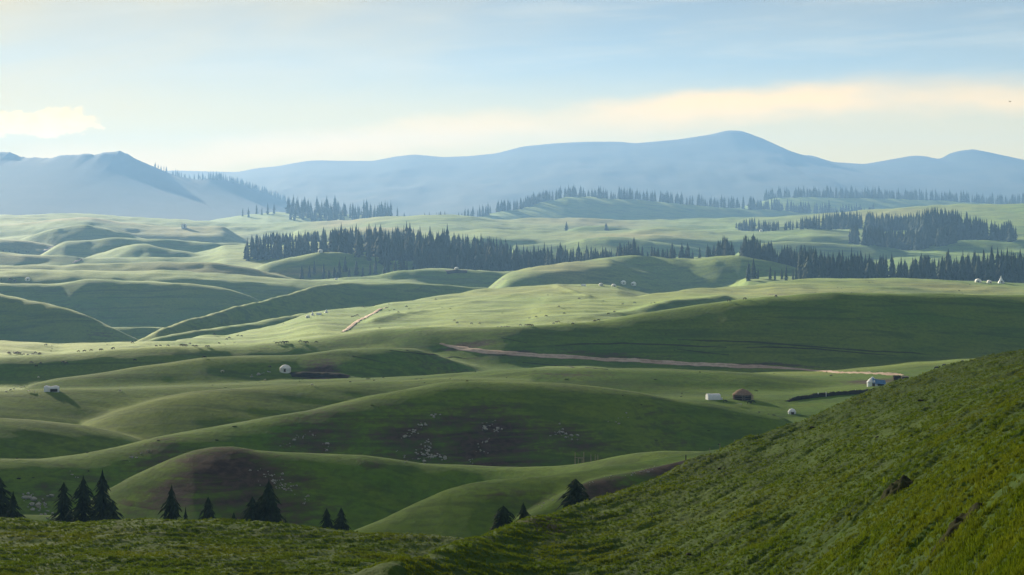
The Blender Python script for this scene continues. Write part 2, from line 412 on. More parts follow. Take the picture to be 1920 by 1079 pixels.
# ------------------------------------------------------------------ materials
def simple_mat(name, col, rough=0.85, var=0.25, scale=3.0, spec=0.2, col2=None):
    m = bpy.data.materials.new(name); m.use_nodes = True
    nt = m.node_tree; p = nt.nodes['Principled BSDF']
    tc = nd(nt, 'ShaderNodeTexCoord')
    n = noise_tex(nt, tc.outputs['Object'], scale, 4, 0.6)
    c2 = col2 or tuple(c * (1 - var) for c in col)
    c = mixc(nt, smooth(nt, n, 0.3, 0.7), c2, col)
    nt.links.new(c, p.inputs['Base Color'])
    p.inputs['Roughness'].default_value = rough
    p.inputs['Specular IOR Level'].default_value = spec
    return m

def ground_mat(name='pasture', k=1.0):
    m = bpy.data.materials.new(name); m.use_nodes = True
    nt = m.node_tree; p = nt.nodes['Principled BSDF']
    geo = nd(nt, 'ShaderNodeNewGeometry')
    at_s = nd(nt, 'ShaderNodeAttribute', attribute_name='soil')
    at_d = nd(nt, 'ShaderNodeAttribute', attribute_name='dry')
    P = geo.outputs['Position']
    def sc(v):
        q = nd(nt, 'ShaderNodeVectorMath', operation='MULTIPLY'); nt.links.new(P, q.inputs[0]); q.inputs[1].default_value = v
        return q.outputs[0]
    big = noise_tex(nt, P, 0.006, 4, 0.55)
    mid = noise_tex(nt, sc((0.03, 0.045, 0.06)), 1.0, 5, 0.6, 0.3)
    fine = noise_tex(nt, sc((0.5, 0.35, 0.8)), 1.0, 5, 0.65, 0.2)
    tiny = noise_tex(nt, sc((4.0, 3.0, 5.0)), 1.0, 3, 0.6)
    c = mixc(nt, smooth(nt, mid, 0.30, 0.72), (0.073, 0.170, 0.012), (0.126, 0.215, 0.015))
    c = mixc(nt, mth(nt, 'MULTIPLY', smooth(nt, big, 0.40, 0.70), 0.5), c, (0.185, 0.225, 0.026))
    c = mixc(nt, mth(nt, 'MULTIPLY', at_d.outputs['Fac'], 0.95), c, (0.235, 0.180, 0.040))
    c = mixc(nt, mth(nt, 'MULTIPLY', smooth(nt, fine, 0.35, 0.7), 0.45), c, (0.040, 0.068, 0.014))
    c = mixc(nt, mth(nt, 'MULTIPLY', smooth(nt, tiny, 0.45, 0.75), 0.35), c, (0.115, 0.125, 0.030))
    strk = noise_tex(nt, sc((0.012, 0.10, 0.25)), 1.0, 5, 0.62, 0.6)
    c = mixc(nt, mth(nt, 'MULTIPLY', smooth(nt, strk, 0.46, 0.64), 0.55), c, (0.040, 0.078, 0.014))
    spk = noise_tex(nt, sc((0.10, 0.22, 0.5)), 1.0, 4, 0.6, 0.3)
    c = mixc(nt, mth(nt, 'MULTIPLY', smooth(nt, spk, 0.56, 0.70), 0.5), c, (0.050, 0.080, 0.016))
    soil_c = mixc(nt, smooth(nt, fine, 0.35, 0.65), (0.034, 0.025, 0.021), (0.080, 0.056, 0.044))
    strat = noise_tex(nt, sc((0.05, 0.05, 0.9)), 1.0, 5, 0.65, 0.5)
    brk = mth(nt, 'ADD', mth(nt, 'MULTIPLY', mth(nt, 'SUBTRACT', fine, 0.5), 0.7), mth(nt, 'MULTIPLY', mth(nt, 'SUBTRACT', strat, 0.5), 1.3))
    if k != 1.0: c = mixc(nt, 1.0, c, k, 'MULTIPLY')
    sf = smooth(nt, mth(nt, 'ADD', at_s.outputs['Fac'], mth(nt, 'MULTIPLY', brk, smooth(nt, at_s.outputs['Fac'], 0.02, 0.3))), 0.22, 0.85)
    c = mixc(nt, sf, c, soil_c)
    nt.links.new(c, p.inputs['Base Color'])
    p.inputs['Roughness'].default_value = 0.95
    p.inputs['Specular IOR Level'].default_value = 0.1
    bmp = nd(nt, 'ShaderNodeBump'); bmp.inputs['Distance'].default_value = 0.5; bmp.inputs['Strength'].default_value = 0.55
    hgt = mth(nt, 'ADD', mth(nt, 'MULTIPLY', fine, 1.0), mth(nt, 'MULTIPLY', tiny, 0.3))
    nt.links.new(hgt, bmp.inputs['Height'])
    nt.links.new(bmp.outputs[0], p.inputs['Normal'])
    return m

def mountain_mat(name, a, b, sc_=0.004):
    m = bpy.data.materials.new(name); m.use_nodes = True
    nt = m.node_tree; p = nt.nodes['Principled BSDF']
    geo = nd(nt, 'ShaderNodeNewGeometry')
    n = noise_tex(nt, geo.outputs['Position'], sc_, 6, 0.6, 0.4)
    nt.links.new(mixc(nt, smooth(nt, n, 0.35, 0.65), a, b), p.inputs['Base Color'])
    p.inputs['Roughness'].default_value = 1.0; p.inputs['Specular IOR Level'].default_value = 0.05
    return m

M_GROUND = ground_mat()
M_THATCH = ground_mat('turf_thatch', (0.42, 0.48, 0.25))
M_NEEDLE = simple_mat('spruce_needles', (0.032, 0.052, 0.024), 0.9, 0.5, 2.0, 0.05)
M_BARK = simple_mat('bark', (0.06, 0.045, 0.035), 0.95, 0.4, 6.0, 0.05)
M_ROCK = simple_mat('pale_rock', (0.44, 0.425, 0.395), 0.9, 0.45, 2.5, 0.15)
M_FELT = simple_mat('white_felt', (0.88, 0.88, 0.87), 0.9, 0.12, 1.5, 0.1)
M_CANVAS = simple_mat('white_canvas', (0.85, 0.88, 0.92), 0.8, 0.12, 1.5, 0.15)
M_BLUE = simple_mat('blue_tarpaulin', (0.22, 0.46, 0.82), 0.55, 0.2, 1.5, 0.3)
M_BROWN = simple_mat('brown_felt', (0.30, 0.21, 0.155), 0.95, 0.3, 2.0, 0.05)
M_TAN = simple_mat('tan_felt', (0.50, 0.40, 0.26), 0.95, 0.2, 2.0, 0.05)
M_DARK = simple_mat('dark_felt', (0.045, 0.032, 0.028), 0.95, 0.3, 2.0, 0.05)
M_DOOR = simple_mat('door_wood', (0.10, 0.075, 0.06), 0.8, 0.3, 4.0, 0.2)
M_WOOD = simple_mat('weathered_wood', (0.36, 0.31, 0.25), 0.9, 0.35, 5.0, 0.1)
M_BLACKHIDE = simple_mat('black_hide', (0.020, 0.017, 0.015), 0.7, 0.3, 3.0, 0.2)
M_BROWNHIDE = simple_mat('brown_hide', (0.085, 0.045, 0.025), 0.75, 0.3, 3.0, 0.2)
M_WOOL = simple_mat('white_wool', (0.66, 0.62, 0.54), 0.95, 0.2, 6.0, 0.05)
M_ROAD = simple_mat('road_dirt', (0.42, 0.33, 0.27), 0.95, 0.25, 0.2, 0.05)
def road_mat():
    m = bpy.data.materials.new('road_dirt'); m.use_nodes = True
    nt = m.node_tree; p = nt.nodes['Principled BSDF']
    ac = nd(nt, 'ShaderNodeAttribute', attribute_name='across'); geo = nd(nt, 'ShaderNodeNewGeometry')
    n1 = noise_tex(nt, geo.outputs['Position'], 0.35, 5, 0.65); n2 = noise_tex(nt, geo.outputs['Position'], 0.04, 3, 0.5)
    c = mixc(nt, smooth(nt, n1, 0.3, 0.7), (0.44, 0.33, 0.27), (0.62, 0.51, 0.43))
    c = mixc(nt, mth(nt, 'MULTIPLY', smooth(nt, n2, 0.4, 0.65), 0.4), c, (0.34, 0.21, 0.16))
    a = mth(nt, 'ADD', ac.outputs['Fac'], mth(nt, 'MULTIPLY', mth(nt, 'SUBTRACT', n1, 0.5), 0.9))
    mid = mth(nt, 'MULTIPLY', mth(nt, 'SUBTRACT', 1.0, smooth(nt, a, 0.05, 0.3)), 0.3)
    c = mixc(nt, mth(nt, 'MAXIMUM', mid, mth(nt, 'MULTIPLY', smooth(nt, a, 0.82, 1.1), 0.8)), c, (0.085, 0.105, 0.028))
    nt.links.new(c, p.inputs['Base Color']); p.inputs['Roughness'].default_value = 0.95; p.inputs['Specular IOR Level'].default_value = 0.05
    return m
M_ROAD = road_mat()
M_TURFWALL = simple_mat('dark_turf', (0.035, 0.034, 0.026), 0.95, 0.4, 1.0, 0.05)

# ------------------------------------------------------------------ ground
def blob_field(X, Y, blobs):
    f = np.zeros_like(X)
    for (cx, cy, rx, ry, a) in blobs:
        d = ((X - cx) / rx) ** 2 + ((Y - cy) / ry) ** 2
        f = np.maximum(f, a * np.exp(-d * 1.2))
    return f

def make_blobs(lst):
    out = []
    for (u, v, ru, rv, a) in lst:
        c = ground_uv(u, v)
        if c is None: continue
        p, q = ground_uv(u, v - rv), ground_uv(u, v + rv)
        ry = abs(p.y - q.y) / 2 if p is not None and q is not None else 30.0
        out.append((c.x, c.y, ru / F * c.y, min(max(ry, 4.0), 0.05 * c.y), a))
    return out

SOIL = make_blobs([
    (770,830,130,60,0.7), (910,825,150,60,0.85), (1070,825,110,40,0.65), (600,820,100,34,0.7), (300,858,80,25,0.6), (840,800,260,40,0.45), (1000,840,400,30,0.4),
    (430,880,150,45,0.95), (330,920,110,40,0.85), (560,900,60,40,0.6), (500,950,160,40,0.75), (690,868,40,12,0.7),
    (1250,875,120,12,0.85), (1130,920,110,18,0.8), (1000,975,90,22,0.6), (960,930,160,25,0.45),
    (880,650,70,7,1.0), (960,664,90,5,0.9), (1150,668,150,4,0.75), (1430,686,140,5,0.85), (830,688,120,18,0.35), (1080,700,110,10,0.4),
    (90,930,60,30,0.6), (150,900,120,40,0.35), (1250,810,100,40,0.35),
    (600,704,48,6,0.95), (850,507,22,2,0.9), (930,537,35,2,0.7), (190,630,60,8,0.5), (95,466,12,4,1.0), (150,488,8,3,0.8),
    (1460,555,40,5,0.5), (1640,714,60,8,0.9),
])
DRY = make_blobs([
    (160,412,180,12,0.9), (350,430,120,10,0.7), (560,514,110,8,1.0), (400,508,200,5,0.7), (640,416,60,8,0.8), (700,432,90,8,0.7),
    (1100,416,150,8,0.7), (1200,440,140,10,0.7), (60,455,80,8,0.6), (40,485,80,8,0.6), (1640,405,180,12,0.6), (1000,545,200,12,0.35),
    (1500,545,300,14,0.35), (1800,540,160,10,0.6), (1060,500,90,8,0.6),
])

def ground_sheet(name, cols, rows, detail):
    u, y = np.meshgrid(cols, rows)
    Z = height(u.ravel(), y.ravel())
    X = ((u - UC) / F * y).ravel(); Yf = y.ravel()
    V = np.stack([X, Yf, Z], 1)
    nc, nr = len(cols), len(rows)
    i = np.arange(nr - 1)[:, None] * nc + np.arange(nc - 1)[None, :]
    Q = np.stack([i, i + 1, i + 1 + nc, i + nc], -1).reshape(-1, 4)
    me = mesh_np(name, V, Q, M_THATCH if detail else M_GROUND)
    for nm, bl in (('soil', SOIL), ('dry', DRY)):
        a = me.attributes.new(nm, 'FLOAT', 'POINT')
        a.data.foreach_set('value', blob_field(X, Yf, bl).astype(np.float32))
    o = obj(name, me); tag(o, kind='structure')
    return o

side_r = 2060 + np.cumsum(np.geomspace(24, 420, 58)); side_l = (1920 - side_r)[::-1]
cols_near = np.concatenate([side_l, np.arange(-120, 2040, 2.4), side_r])
rows_near = np.concatenate([np.geomspace(6, 28, 24)[:-1], 28 * 1.0042 ** np.arange(0, 559)])
cols_far = np.concatenate([side_l, np.arange(-120, 2040, 2.6), side_r])
rows_far = np.concatenate([289 * 1.0044 ** np.arange(0, 555), np.geomspace(3420, 7950, 50)])
hillside = ground_sheet('hillside', cols_near, rows_near, True)
ground = ground_sheet('ground', cols_far, rows_far, False)

# the hill goes on behind the viewpoint
def hilltop():
    gx, gy = np.meshgrid(np.linspace(-420, 420, 120), np.linspace(-330, 6.5, 70))
    Z = -14.5 - 0.00025 * gx ** 2 - 0.0003 * gy ** 2 + 0.8 * fbm(gx / 40.0, gy / 40.0, 19, 3)
    i = np.arange(69)[:, None] * 120 + np.arange(119)[None]
    me = mesh_np('hilltop', np.stack([gx, gy, Z], -1).reshape(-1, 3), np.stack([i, i + 1, i + 121, i + 120], -1).reshape(-1, 4), M_THATCH)
    for nm in ('soil', 'dry'): me.attributes.new(nm, 'FLOAT', 'POINT')
    o = obj('hilltop', me); tag(o, kind='structure')
hilltop()

# ------------------------------------------------------------------ mountains
def mountain(name, crest, dist, base_v, depth_f, depth_b, mat, rough, seed, nu=420, nd_=70, jag=0.0):
    us = np.linspace(crest[0][0], crest[-1][0], nu)
    cv = np.interp(us, [p[0] for p in crest], [p[1] for p in crest])
    k = np.array([1, 2, 1]) / 4.0
    cv = np.convolve(np.pad(cv, 1, 'edge'), k, 'valid')
    cv = cv - jag * (np.abs(fbm(us / 22.0, us * 0 + 0.37, 77, 4, 0.6)) - 0.2) * np.clip((300 - us) / 120.0, 0.25, 1)
    Xc = (us - UC) / F * dist; Zc = -(cv - VH) / F * dist
    zb = -60.0
    ts = np.concatenate([np.linspace(-1, 0, nd_, endpoint=False), np.linspace(0, 1, nd_ // 2)])
    U, Tt = np.meshgrid(np.arange(nu), ts)
    X = Xc[U]; Y = dist + np.where(Tt < 0, Tt * depth_f, Tt * depth_b)
    prof = np.where(Tt < 0, (1 + Tt) ** 1.25, (1 - Tt) ** 1.1)
    sg = 34.0 if jag else 15.0
    ks = np.exp(-0.5 * (np.arange(-140, 141) / sg) ** 2); ks /= ks.sum()
    Zs = np.convolve(np.pad(Zc, 140, 'edge'), ks, 'valid')
    Z = zb + (Zs[U] - zb) * prof + (Zc - Zs)[U] * np.exp(-(np.abs(Tt) / (0.055 if jag else 0.10)))
    n = fbm(X / 420.0, Y / 900.0, seed, 5, 0.55)
    r = 1 - np.abs(fbm(X / 300.0, Y / 1500.0, seed + 5, 4, 0.5))
    mask = np.clip(np.abs(Tt) * 4, 0, 1) * np.clip((1 - np.abs(Tt)) * 3, 0, 1)
    Z = Z + rough * mask * (0.6 * n + 0.9 * (r - 0.7)) * (Zc[U] - zb) / 300.0
    V = np.stack([X.ravel(), Y.ravel(), Z.ravel()], 1)
    nc, nr = nu, len(ts)
    i = np.arange(nr - 1)[:, None] * nc + np.arange(nc - 1)[None, :]
    Q = np.stack([i, i + 1, i + 1 + nc, i + nc], -1).reshape(-1, 4)
    o = obj(name, mesh_np(name, V, Q, mat)); tag(o, kind='structure')
    return o

M_MTN = mountain_mat('mountain_slopes', (0.022, 0.031, 0.026), (0.036, 0.040, 0.034))
M_MTN2 = mountain_mat('wooded_mountain', (0.010, 0.015, 0.012), (0.018, 0.021, 0.017), 0.008)
mountain('mountain', [(-900,340),(-200,330),(100,328),(330,320),(400,322),(445,323),(480,316),(520,312),(575,302),(600,301),(650,302),(700,302),(740,294),(775,290),(800,292),(830,295),(880,293),(930,288),(980,275),(1040,269),(1100,266),(1160,266),(1190,269),(1270,262),(1330,253),(1365,244.5),(1390,245.5),(1430,260),(1480,283),(1508,292),(1520,291),(1560,304),(1620,308),(1650,303),(1700,294),(1715,292),(1735,293),(1755,298),(1765,298),(1780,288),(1800,283),(1825,280),(1860,287),(1920,300),(2100,322),(2800,300)],
         7000, 410, 2600, 950, M_MTN, 14, 3, 600)
M2_CREST = [(-1100,300),(-300,305),(-100,290),(0,285),(20,286),(35,293),(50,296),(95,297),(115,291),(135,291),(150,290),(160,288),(180,291),(195,286),(215,285),(225,283),(232,287),(240,289),(250,296),(265,303),(300,318),(330,330),(345,333),(370,337),(400,334),(430,339),(470,352),(500,362),(540,380),(580,394),(640,404),(700,412)]
mountain('wooded_mountain', M2_CREST, 5300, 410, 1500, 1100, M_MTN2, 2, 9, 700, 70, 1.6)

# ------------------------------------------------------------------ haze
def make_haze():
    m = bpy.data.materials.new('haze'); m.use_nodes = True
    nt = m.node_tree; nt.nodes.clear()
    out = nd(nt, 'ShaderNodeOutputMaterial'); v = nd(nt, 'ShaderNodeVolumePrincipled')
    v.inputs['Color'].default_value = (*HAZE_COLOR, 1)
    v.inputs['Density'].default_value = HAZE_DENSITY
    v.inputs['Anisotropy'].default_value = 0.25
    nt.links.new(v.outputs[0], out.inputs['Volume'])
    bm = bmesh.new()
    x, y0, y1, z0, z1 = 6900, -400, 8050, -200, 306
    box(bm, (0, (y0 + y1) / 2, (z0 + z1) / 2), (2 * x, y1 - y0, z1 - z0))
    me = bm_mesh('haze', bm, m)
    o = obj('haze', me); tag(o, kind='stuff')
make_haze()

# ------------------------------------------------------------------ the cloud that shades the foreground
def make_cloud(cy0, cy1, half, opacity, hz, seed, thick):
    m = bpy.data.materials.new('cloud'); m.use_nodes = True
    nt = m.node_tree; nt.nodes.clear()
    out = nd(nt, 'ShaderNodeOutputMaterial'); tr = nd(nt, 'ShaderNodeBsdfTransparent'); df = nd(nt, 'ShaderNodeBsdfDiffuse'); tl = nd(nt, 'ShaderNodeBsdfTranslucent')
    df.inputs['Color'].default_value = (0.9, 0.9, 0.9, 1); tl.inputs['Color'].default_value = (0.9, 0.9, 0.9, 1)
    m1 = nd(nt, 'ShaderNodeMixShader'); m1.inputs[0].default_value = 0.5
    nt.links.new(df.outputs[0], m1.inputs[1]); nt.links.new(tl.outputs[0], m1.inputs[2])
    m2 = nd(nt, 'ShaderNodeMixShader'); m2.inputs[0].default_value = opacity
    nt.links.new(tr.outputs[0], m2.inputs[1]); nt.links.new(m1.outputs[0], m2.inputs[2])
    nt.links.new(m2.outputs[0], out.inputs['Surface'])
    off = sun_dir * ((hz + 70) / sun_dir.z)
    cx, cy = off.x, (cy0 + cy1) / 2 + off.y
    n = 120
    a, b = half, (cy1 - cy0) / 2
    gx, gy = np.meshgrid(np.linspace(-1.15, 1.15, n), np.linspace(-1.15, 1.15, n))
    X = cx + gx * a; Y = cy + gy * b
    edge = 1 - np.sqrt(np.abs(gx) ** 3.2 + np.abs(gy) ** 3.2) ** (2 / 3.2) + 0.10 * fbm(X / 170.0, Y / 170.0, seed, 4)
    th = np.clip(edge, 0, None) ** 0.5
    Zt = hz + 10 + th * thick * (1 + 0.45 * fbm(X / 110.0, Y / 110.0, seed + 1, 4, 0.55))
    Zb = hz - th * thick * 0.23 * (1 + 0.35 * fbm(X / 90.0, Y / 90.0, seed + 2, 3))
    keep = edge > 0
    i = (np.arange(n - 1)[:, None] * n + np.arange(n - 1)[None, :])
    kq = keep[:-1, :-1] & keep[1:, :-1] & keep[:-1, 1:] & keep[1:, 1:]
    Q = np.stack([i, i + 1, i + 1 + n, i + n], -1)[kq]
    V = np.concatenate([np.stack([X.ravel(), Y.ravel(), Zt.ravel()], 1), np.stack([X.ravel(), Y.ravel(), Zb.ravel()], 1)])
    Q = np.concatenate([Q, Q[:, ::-1] + n * n])
    used = np.unique(Q); remap = np.zeros(len(V), np.int64); remap[used] = np.arange(len(used))
    o = obj('cloud', mesh_np('cloud', V[used], remap[Q], m)); tag(o, kind='structure')
make_cloud(265, 965, 1000.0, 0.45, 950.0, 61, 95)
make_cloud(-520, 300, 900.0, 0.485, 1180.0, 81, 60)

# ------------------------------------------------------------------ tracks
def ribbon(name, uv, width, lift, mat, kind='structure', wander=0.0):
    pts = []
    for (u0, v0), (u1, v1) in zip(uv, uv[1:]):
        n = max(2, int(abs(u1 - u0) / 6))
        for k in range(n):
            t = k / n
            p = ground_uv(u0 + (u1 - u0) * t, v0 + (v1 - v0) * t, y0=330)
            if p is not None: pts.append(p)
    P = np.array([[p.x, p.y] for p in pts])
    for _ in range(6):
        P[1:-1] = 0.25 * P[:-2] + 0.5 * P[1:-1] + 0.25 * P[2:]
    # resample evenly
    d = np.concatenate([[0], np.cumsum(np.hypot(*np.diff(P, axis=0).T))])
    s = np.arange(0, d[-1], 2.0)
    P = np.stack([np.interp(s, d, P[:, 0]), np.interp(s, d, P[:, 1])], 1)
    T = np.gradient(P, axis=0); T /= np.linalg.norm(T, axis=1)[:, None]
    N = np.stack([-T[:, 1], T[:, 0]], 1)
    off = np.linspace(-0.5, 0.5, 9)
    end = np.clip(np.minimum(s, s[-1] - s) / 14.0, 0.25, 1)
    wl = width * end * (1 + 0.35 * vnoise(s / 7.0, s * 0, 5) + 0.25 * vnoise(s / 2.6, s * 0, 6)); wr = width * end * (1 + 0.35 * vnoise(s / 7.0, s * 0 + 9.5, 7) + 0.25 * vnoise(s / 2.6, s * 0 + 3.5, 8))
    wv = np.where(off[None] < 0, wl[:, None], wr[:, None])
    XY = P[:, None, :] + N[:, None, :] * (off[None, :] * wv)[..., None]
    Z = zat(XY[..., 0].ravel(), XY[..., 1].ravel()).reshape(XY.shape[:2]) + lift + 0.05 * np.cos(off * 4 * np.pi)[None] - 0.3 * (np.abs(off) > 0.45)[None]
    V = np.concatenate([XY, Z[..., None]], -1).reshape(-1, 3)
    n, m = XY.shape[:2]
    i = np.arange(n - 1)[:, None] * m + np.arange(m - 1)[None]
    Q = np.stack([i, i + 1, i + 1 + m, i + m], -1).reshape(-1, 4)
    me = mesh_np(name, V, Q, mat)
    ac = me.attributes.new('across', 'FLOAT', 'POINT'); ac.data.foreach_set('value', np.tile(np.abs(off) * 2, n).astype(np.float32))
    o = obj(name, me); tag(o, kind=kind)
    return o
ribbon('dirt_road', [(825,647),(860,654),(900,660),(960,664),(1030,667),(1100,670),(1200,676),(1300,683),(1380,688),(1450,691),(1550,695),(1640,700),(1700,703)], 4.4, 0.25, M_ROAD)
ribbon('dirt_track', [(640,622),(652,616),(664,609),(676,602),(688,593),(700,585),(714,579),(735,574)], 2.7, 0.3, M_ROAD)
M_TRAIL = simple_mat('trodden_turf', (0.050, 0.058, 0.024), 0.95, 0.4, 0.3, 0.05)
for tr in ([(940,634),(965,638),(1000,645)], [(1040,647),(1100,644),(1180,644),(1280,648),(1370,654)], [(1270,637),(1340,640),(1400,644),(1480,649),(1600,655),(1700,662),(1760,669)], [(1400,655),(1450,653),(1520,654),(1600,660),(1690,667)],
           [(730,657),(780,664),(830,668),(890,677)], [(980,681),(1040,684),(1100,690),(1150,694)], [(1270,655),(1320,662),(1380,668)], [(660,668),(700,676),(740,683)]):
    ribbon('cattle_trail', tr, 1.5, 0.12, M_TRAIL)
ribbon('farm_track', [(82,471),(92,464),(104,460)], 8.0, 0.35, M_ROAD)
ribbon('farm_track', [(136,494),(146,489),(158,485)], 6.0, 0.35, M_ROAD)

# ------------------------------------------------------------------ spruces
def spruce_crown(name, h, r, tiers, spikes, seed, droop=0.25, blunt=0.62, z0=0.06, full=1.9, jit=(0.82, 1.12), top=1.0):
    """one ragged whorled crown: every tier is a ring of separate drooping sprays"""
    g = np.random.RandomState(seed)
    V, Fc = [], []
    lean = g.uniform(-0.02, 0.02, 2)
    for t in range(tiers):
        f = t / (tiers - 1)
        zt = h * (z0 + (1 - z0) * f ** 0.92)
        if f > top: continue
        rad = r * (1 - f) ** blunt * (0.92 + 0.08 * math.sin(f * 9 + seed)) + 0.012 * h * 0.35
        rad *= g.uniform(*jit)
        lift = h / tiers * 1.35
        a0 = g.uniform(0, 6.28)
        for k in range(spikes):
            a = a0 + (k + g.uniform(-0.3, 0.3)) * 2 * math.pi / spikes
            L = rad * g.uniform(0.62, 1.18)
            if g.rand() < 0.06: L *= 0.45
            wdt = full * math.pi / spikes * max(L, 0.2 * r)
            ca, sa = math.cos(a), math.sin(a)
            ox, oy = lean[0] * zt, lean[1] * zt
            zi = zt + lift * 1.25
            zm = zt + lift * 0.22 - droop * L * 0.3
            ze = zt - droop * L * g.uniform(0.7, 1.4)
            b = len(V)
            V += [(ox, oy, zi),
                  (ox + ca * L * 0.72 - sa * wdt * 0.5, oy + sa * L * 0.72 + ca * wdt * 0.5, zm - wdt * 0.2),
                  (ox + ca * L * 0.72 + sa * wdt * 0.5, oy + sa * L * 0.72 - ca * wdt * 0.5, zm - wdt * 0.2),
                  (ox + ca * L, oy + sa * L, ze),
                  (ox + ca * L * 0.7, oy + sa * L * 0.7, zm + lift * 0.16)]
            Fc += [(b, b + 1, b + 4), (b, b + 4, b + 2), (b + 1, b + 3, b + 4), (b + 4, b + 3, b + 2)]
    return mesh_np(name, V, Fc, M_NEEDLE, smooth_=False)

def trunk_mesh(h, r):
    bm = bmesh.new()
    ring_tube(bm, [(0, 0, -1.2), (0, 0, h * 0.25), (0, 0, h * 0.6), (0, 0, h * 0.97)], [r * 1.25, r, r * 0.6, r * 0.08], 6)
    return bm_mesh('trunk', bm, M_BARK)

MID = []
for i in range(9):
    h = 1.0
    MID.append((spruce_crown('crown', 24.0, [3.9, 4.3, 3.4, 4.6, 4.0, 3.2, 4.2, 3.6, 4.9][i], 13, 9, 100 + i, 0.30, [0.60, 0.45, 0.7, 0.52, 0.75, 0.58, 0.42, 0.68, 0.62][i], 0.02)))
MID_TRUNK = trunk_mesh(24.0, 0.34)
NEAR = [spruce_crown('crown', 14.0, [4.9, 4.2, 5.6, 3.7, 4.5][i], 26, 15, 200 + i, 0.34, [0.62, 0.78, 0.55, 0.72, 0.68][i], 0.04, 1.3, (0.62, 1.2), [1.0, 1.0, 0.88, 1.0, 0.92][i]) for i in range(5)]
NEAR_TRUNK = trunk_mesh(14.0, 0.22)

def tree(p, h, label, group=None, near=False, rx=1.0):
    e = bpy.data.objects.new('spruce_tree', None); COL.objects.link(e); e.empty_display_size = 0.5
    e.location = (p.x, p.y, p.z - 0.15); e.rotation_euler = (0, 0, rnd.uniform(0, 6.28))
    base = 14.0 if near else 24.0
    s = h / base
    e.scale = (s * rx, s * rx, s)
    obj('crown', rnd.choice(NEAR if near else MID), e)
    obj('trunk', NEAR_TRUNK if near else MID_TRUNK, e)
    tag(e, label, 'tree', group)
    return e

# foreground spruces behind the near knoll: (column of the tip, row of the tip, distance, height, width factor, label)
FOREG = [
 (2,893,300,17,1.25,'big dark spruce cut by the left edge, behind the near grassy knoll'),
 (26,930,292,12,1.3,'shorter spruce leaning against the big one at the left edge'),
 (214,938,290,11,1.2,'low bushy spruce at the right foot of the three packed together'),
 (484,938,287,12,1.2,'spruce half hidden between the two tallest of the clump'),
 (122,903,305,16,1.05,'broken-topped spruce just right of the pale rocks behind the knoll'),
 (158,900,300,15.5,1.1,'squat-topped spruce, middle one of the three packed together behind the knoll'),
 (190,891,295,17,1.3,'tallest and broadest spruce of the three packed together behind the knoll'),
 (318,920,285,13,0.95,'lone spruce with even tiers left of the tiny sapling, behind the knoll'),
 (350,959,285,8,0.8,'tiny leaning spruce sapling behind the knoll, right of the lone even spruce'),
 (388,930,285,12,0.95,'slender lone spruce behind the knoll between the sapling and the clump'),
 (440,959,280,9,0.75,'small pointed spruce at the left foot of the tall clump'),
 (470,930,285,13,1.2,'second tallest spruce of the clump behind the knoll'),
 (500,908,285,17,1.1,'tallest spruce of the clump in front of the brown hump'),
 (521,950,282,9.5,1.1,'dark spruce pressed against the right of the clump'),
 (537,977,280,6.5,0.7,'smallest spruce at the right end of the clump'),
 (613,952,280,11,1.05,'left one of two twin spruces where the knoll dips'),
 (639,950,280,11,1.05,'right one of two twin spruces where the knoll dips'),
 (943,942,225,8.5,1.0,'dark stepped spruce rising behind the near slope beside a smaller one'),
 (983,947,228,6.5,1.0,'small spruce to the right of the dark stepped spruce'),
 (1078,893,240,8.5,1.15,'flat-topped spruce alone behind the near slope'),
]
for u, v, Y, h, rx, lab in FOREG:
    X = (u - UC) / F * Y; zt = -(v - VH) / F * Y
    z0 = float(zat(X, Y)[0])
    hh = zt - z0
    if hh < 3: hh = 3.0
    tree(Vector((X, Y, z0)), hh + 0.15, lab, None, True, rx)

CF = 'spruces of the wood across the middle of the pasture'
LF = 'dark spruce standing in the long wood across the middle of the pasture'
taken = []
def plant(u, Y, h, lab, grp, mind=2.6, rx=None):
    X = (u - UC) / F * Y
    for (a, b) in taken:
        if (a - X) ** 2 + (b - Y) ** 2 < mind * mind: return False
    taken.append((X, Y))
    tree(Vector((X, Y, float(zat(X, Y)[0]))), h, lab, grp, False, rx or rnd.uniform(1.1, 1.65))
    return True

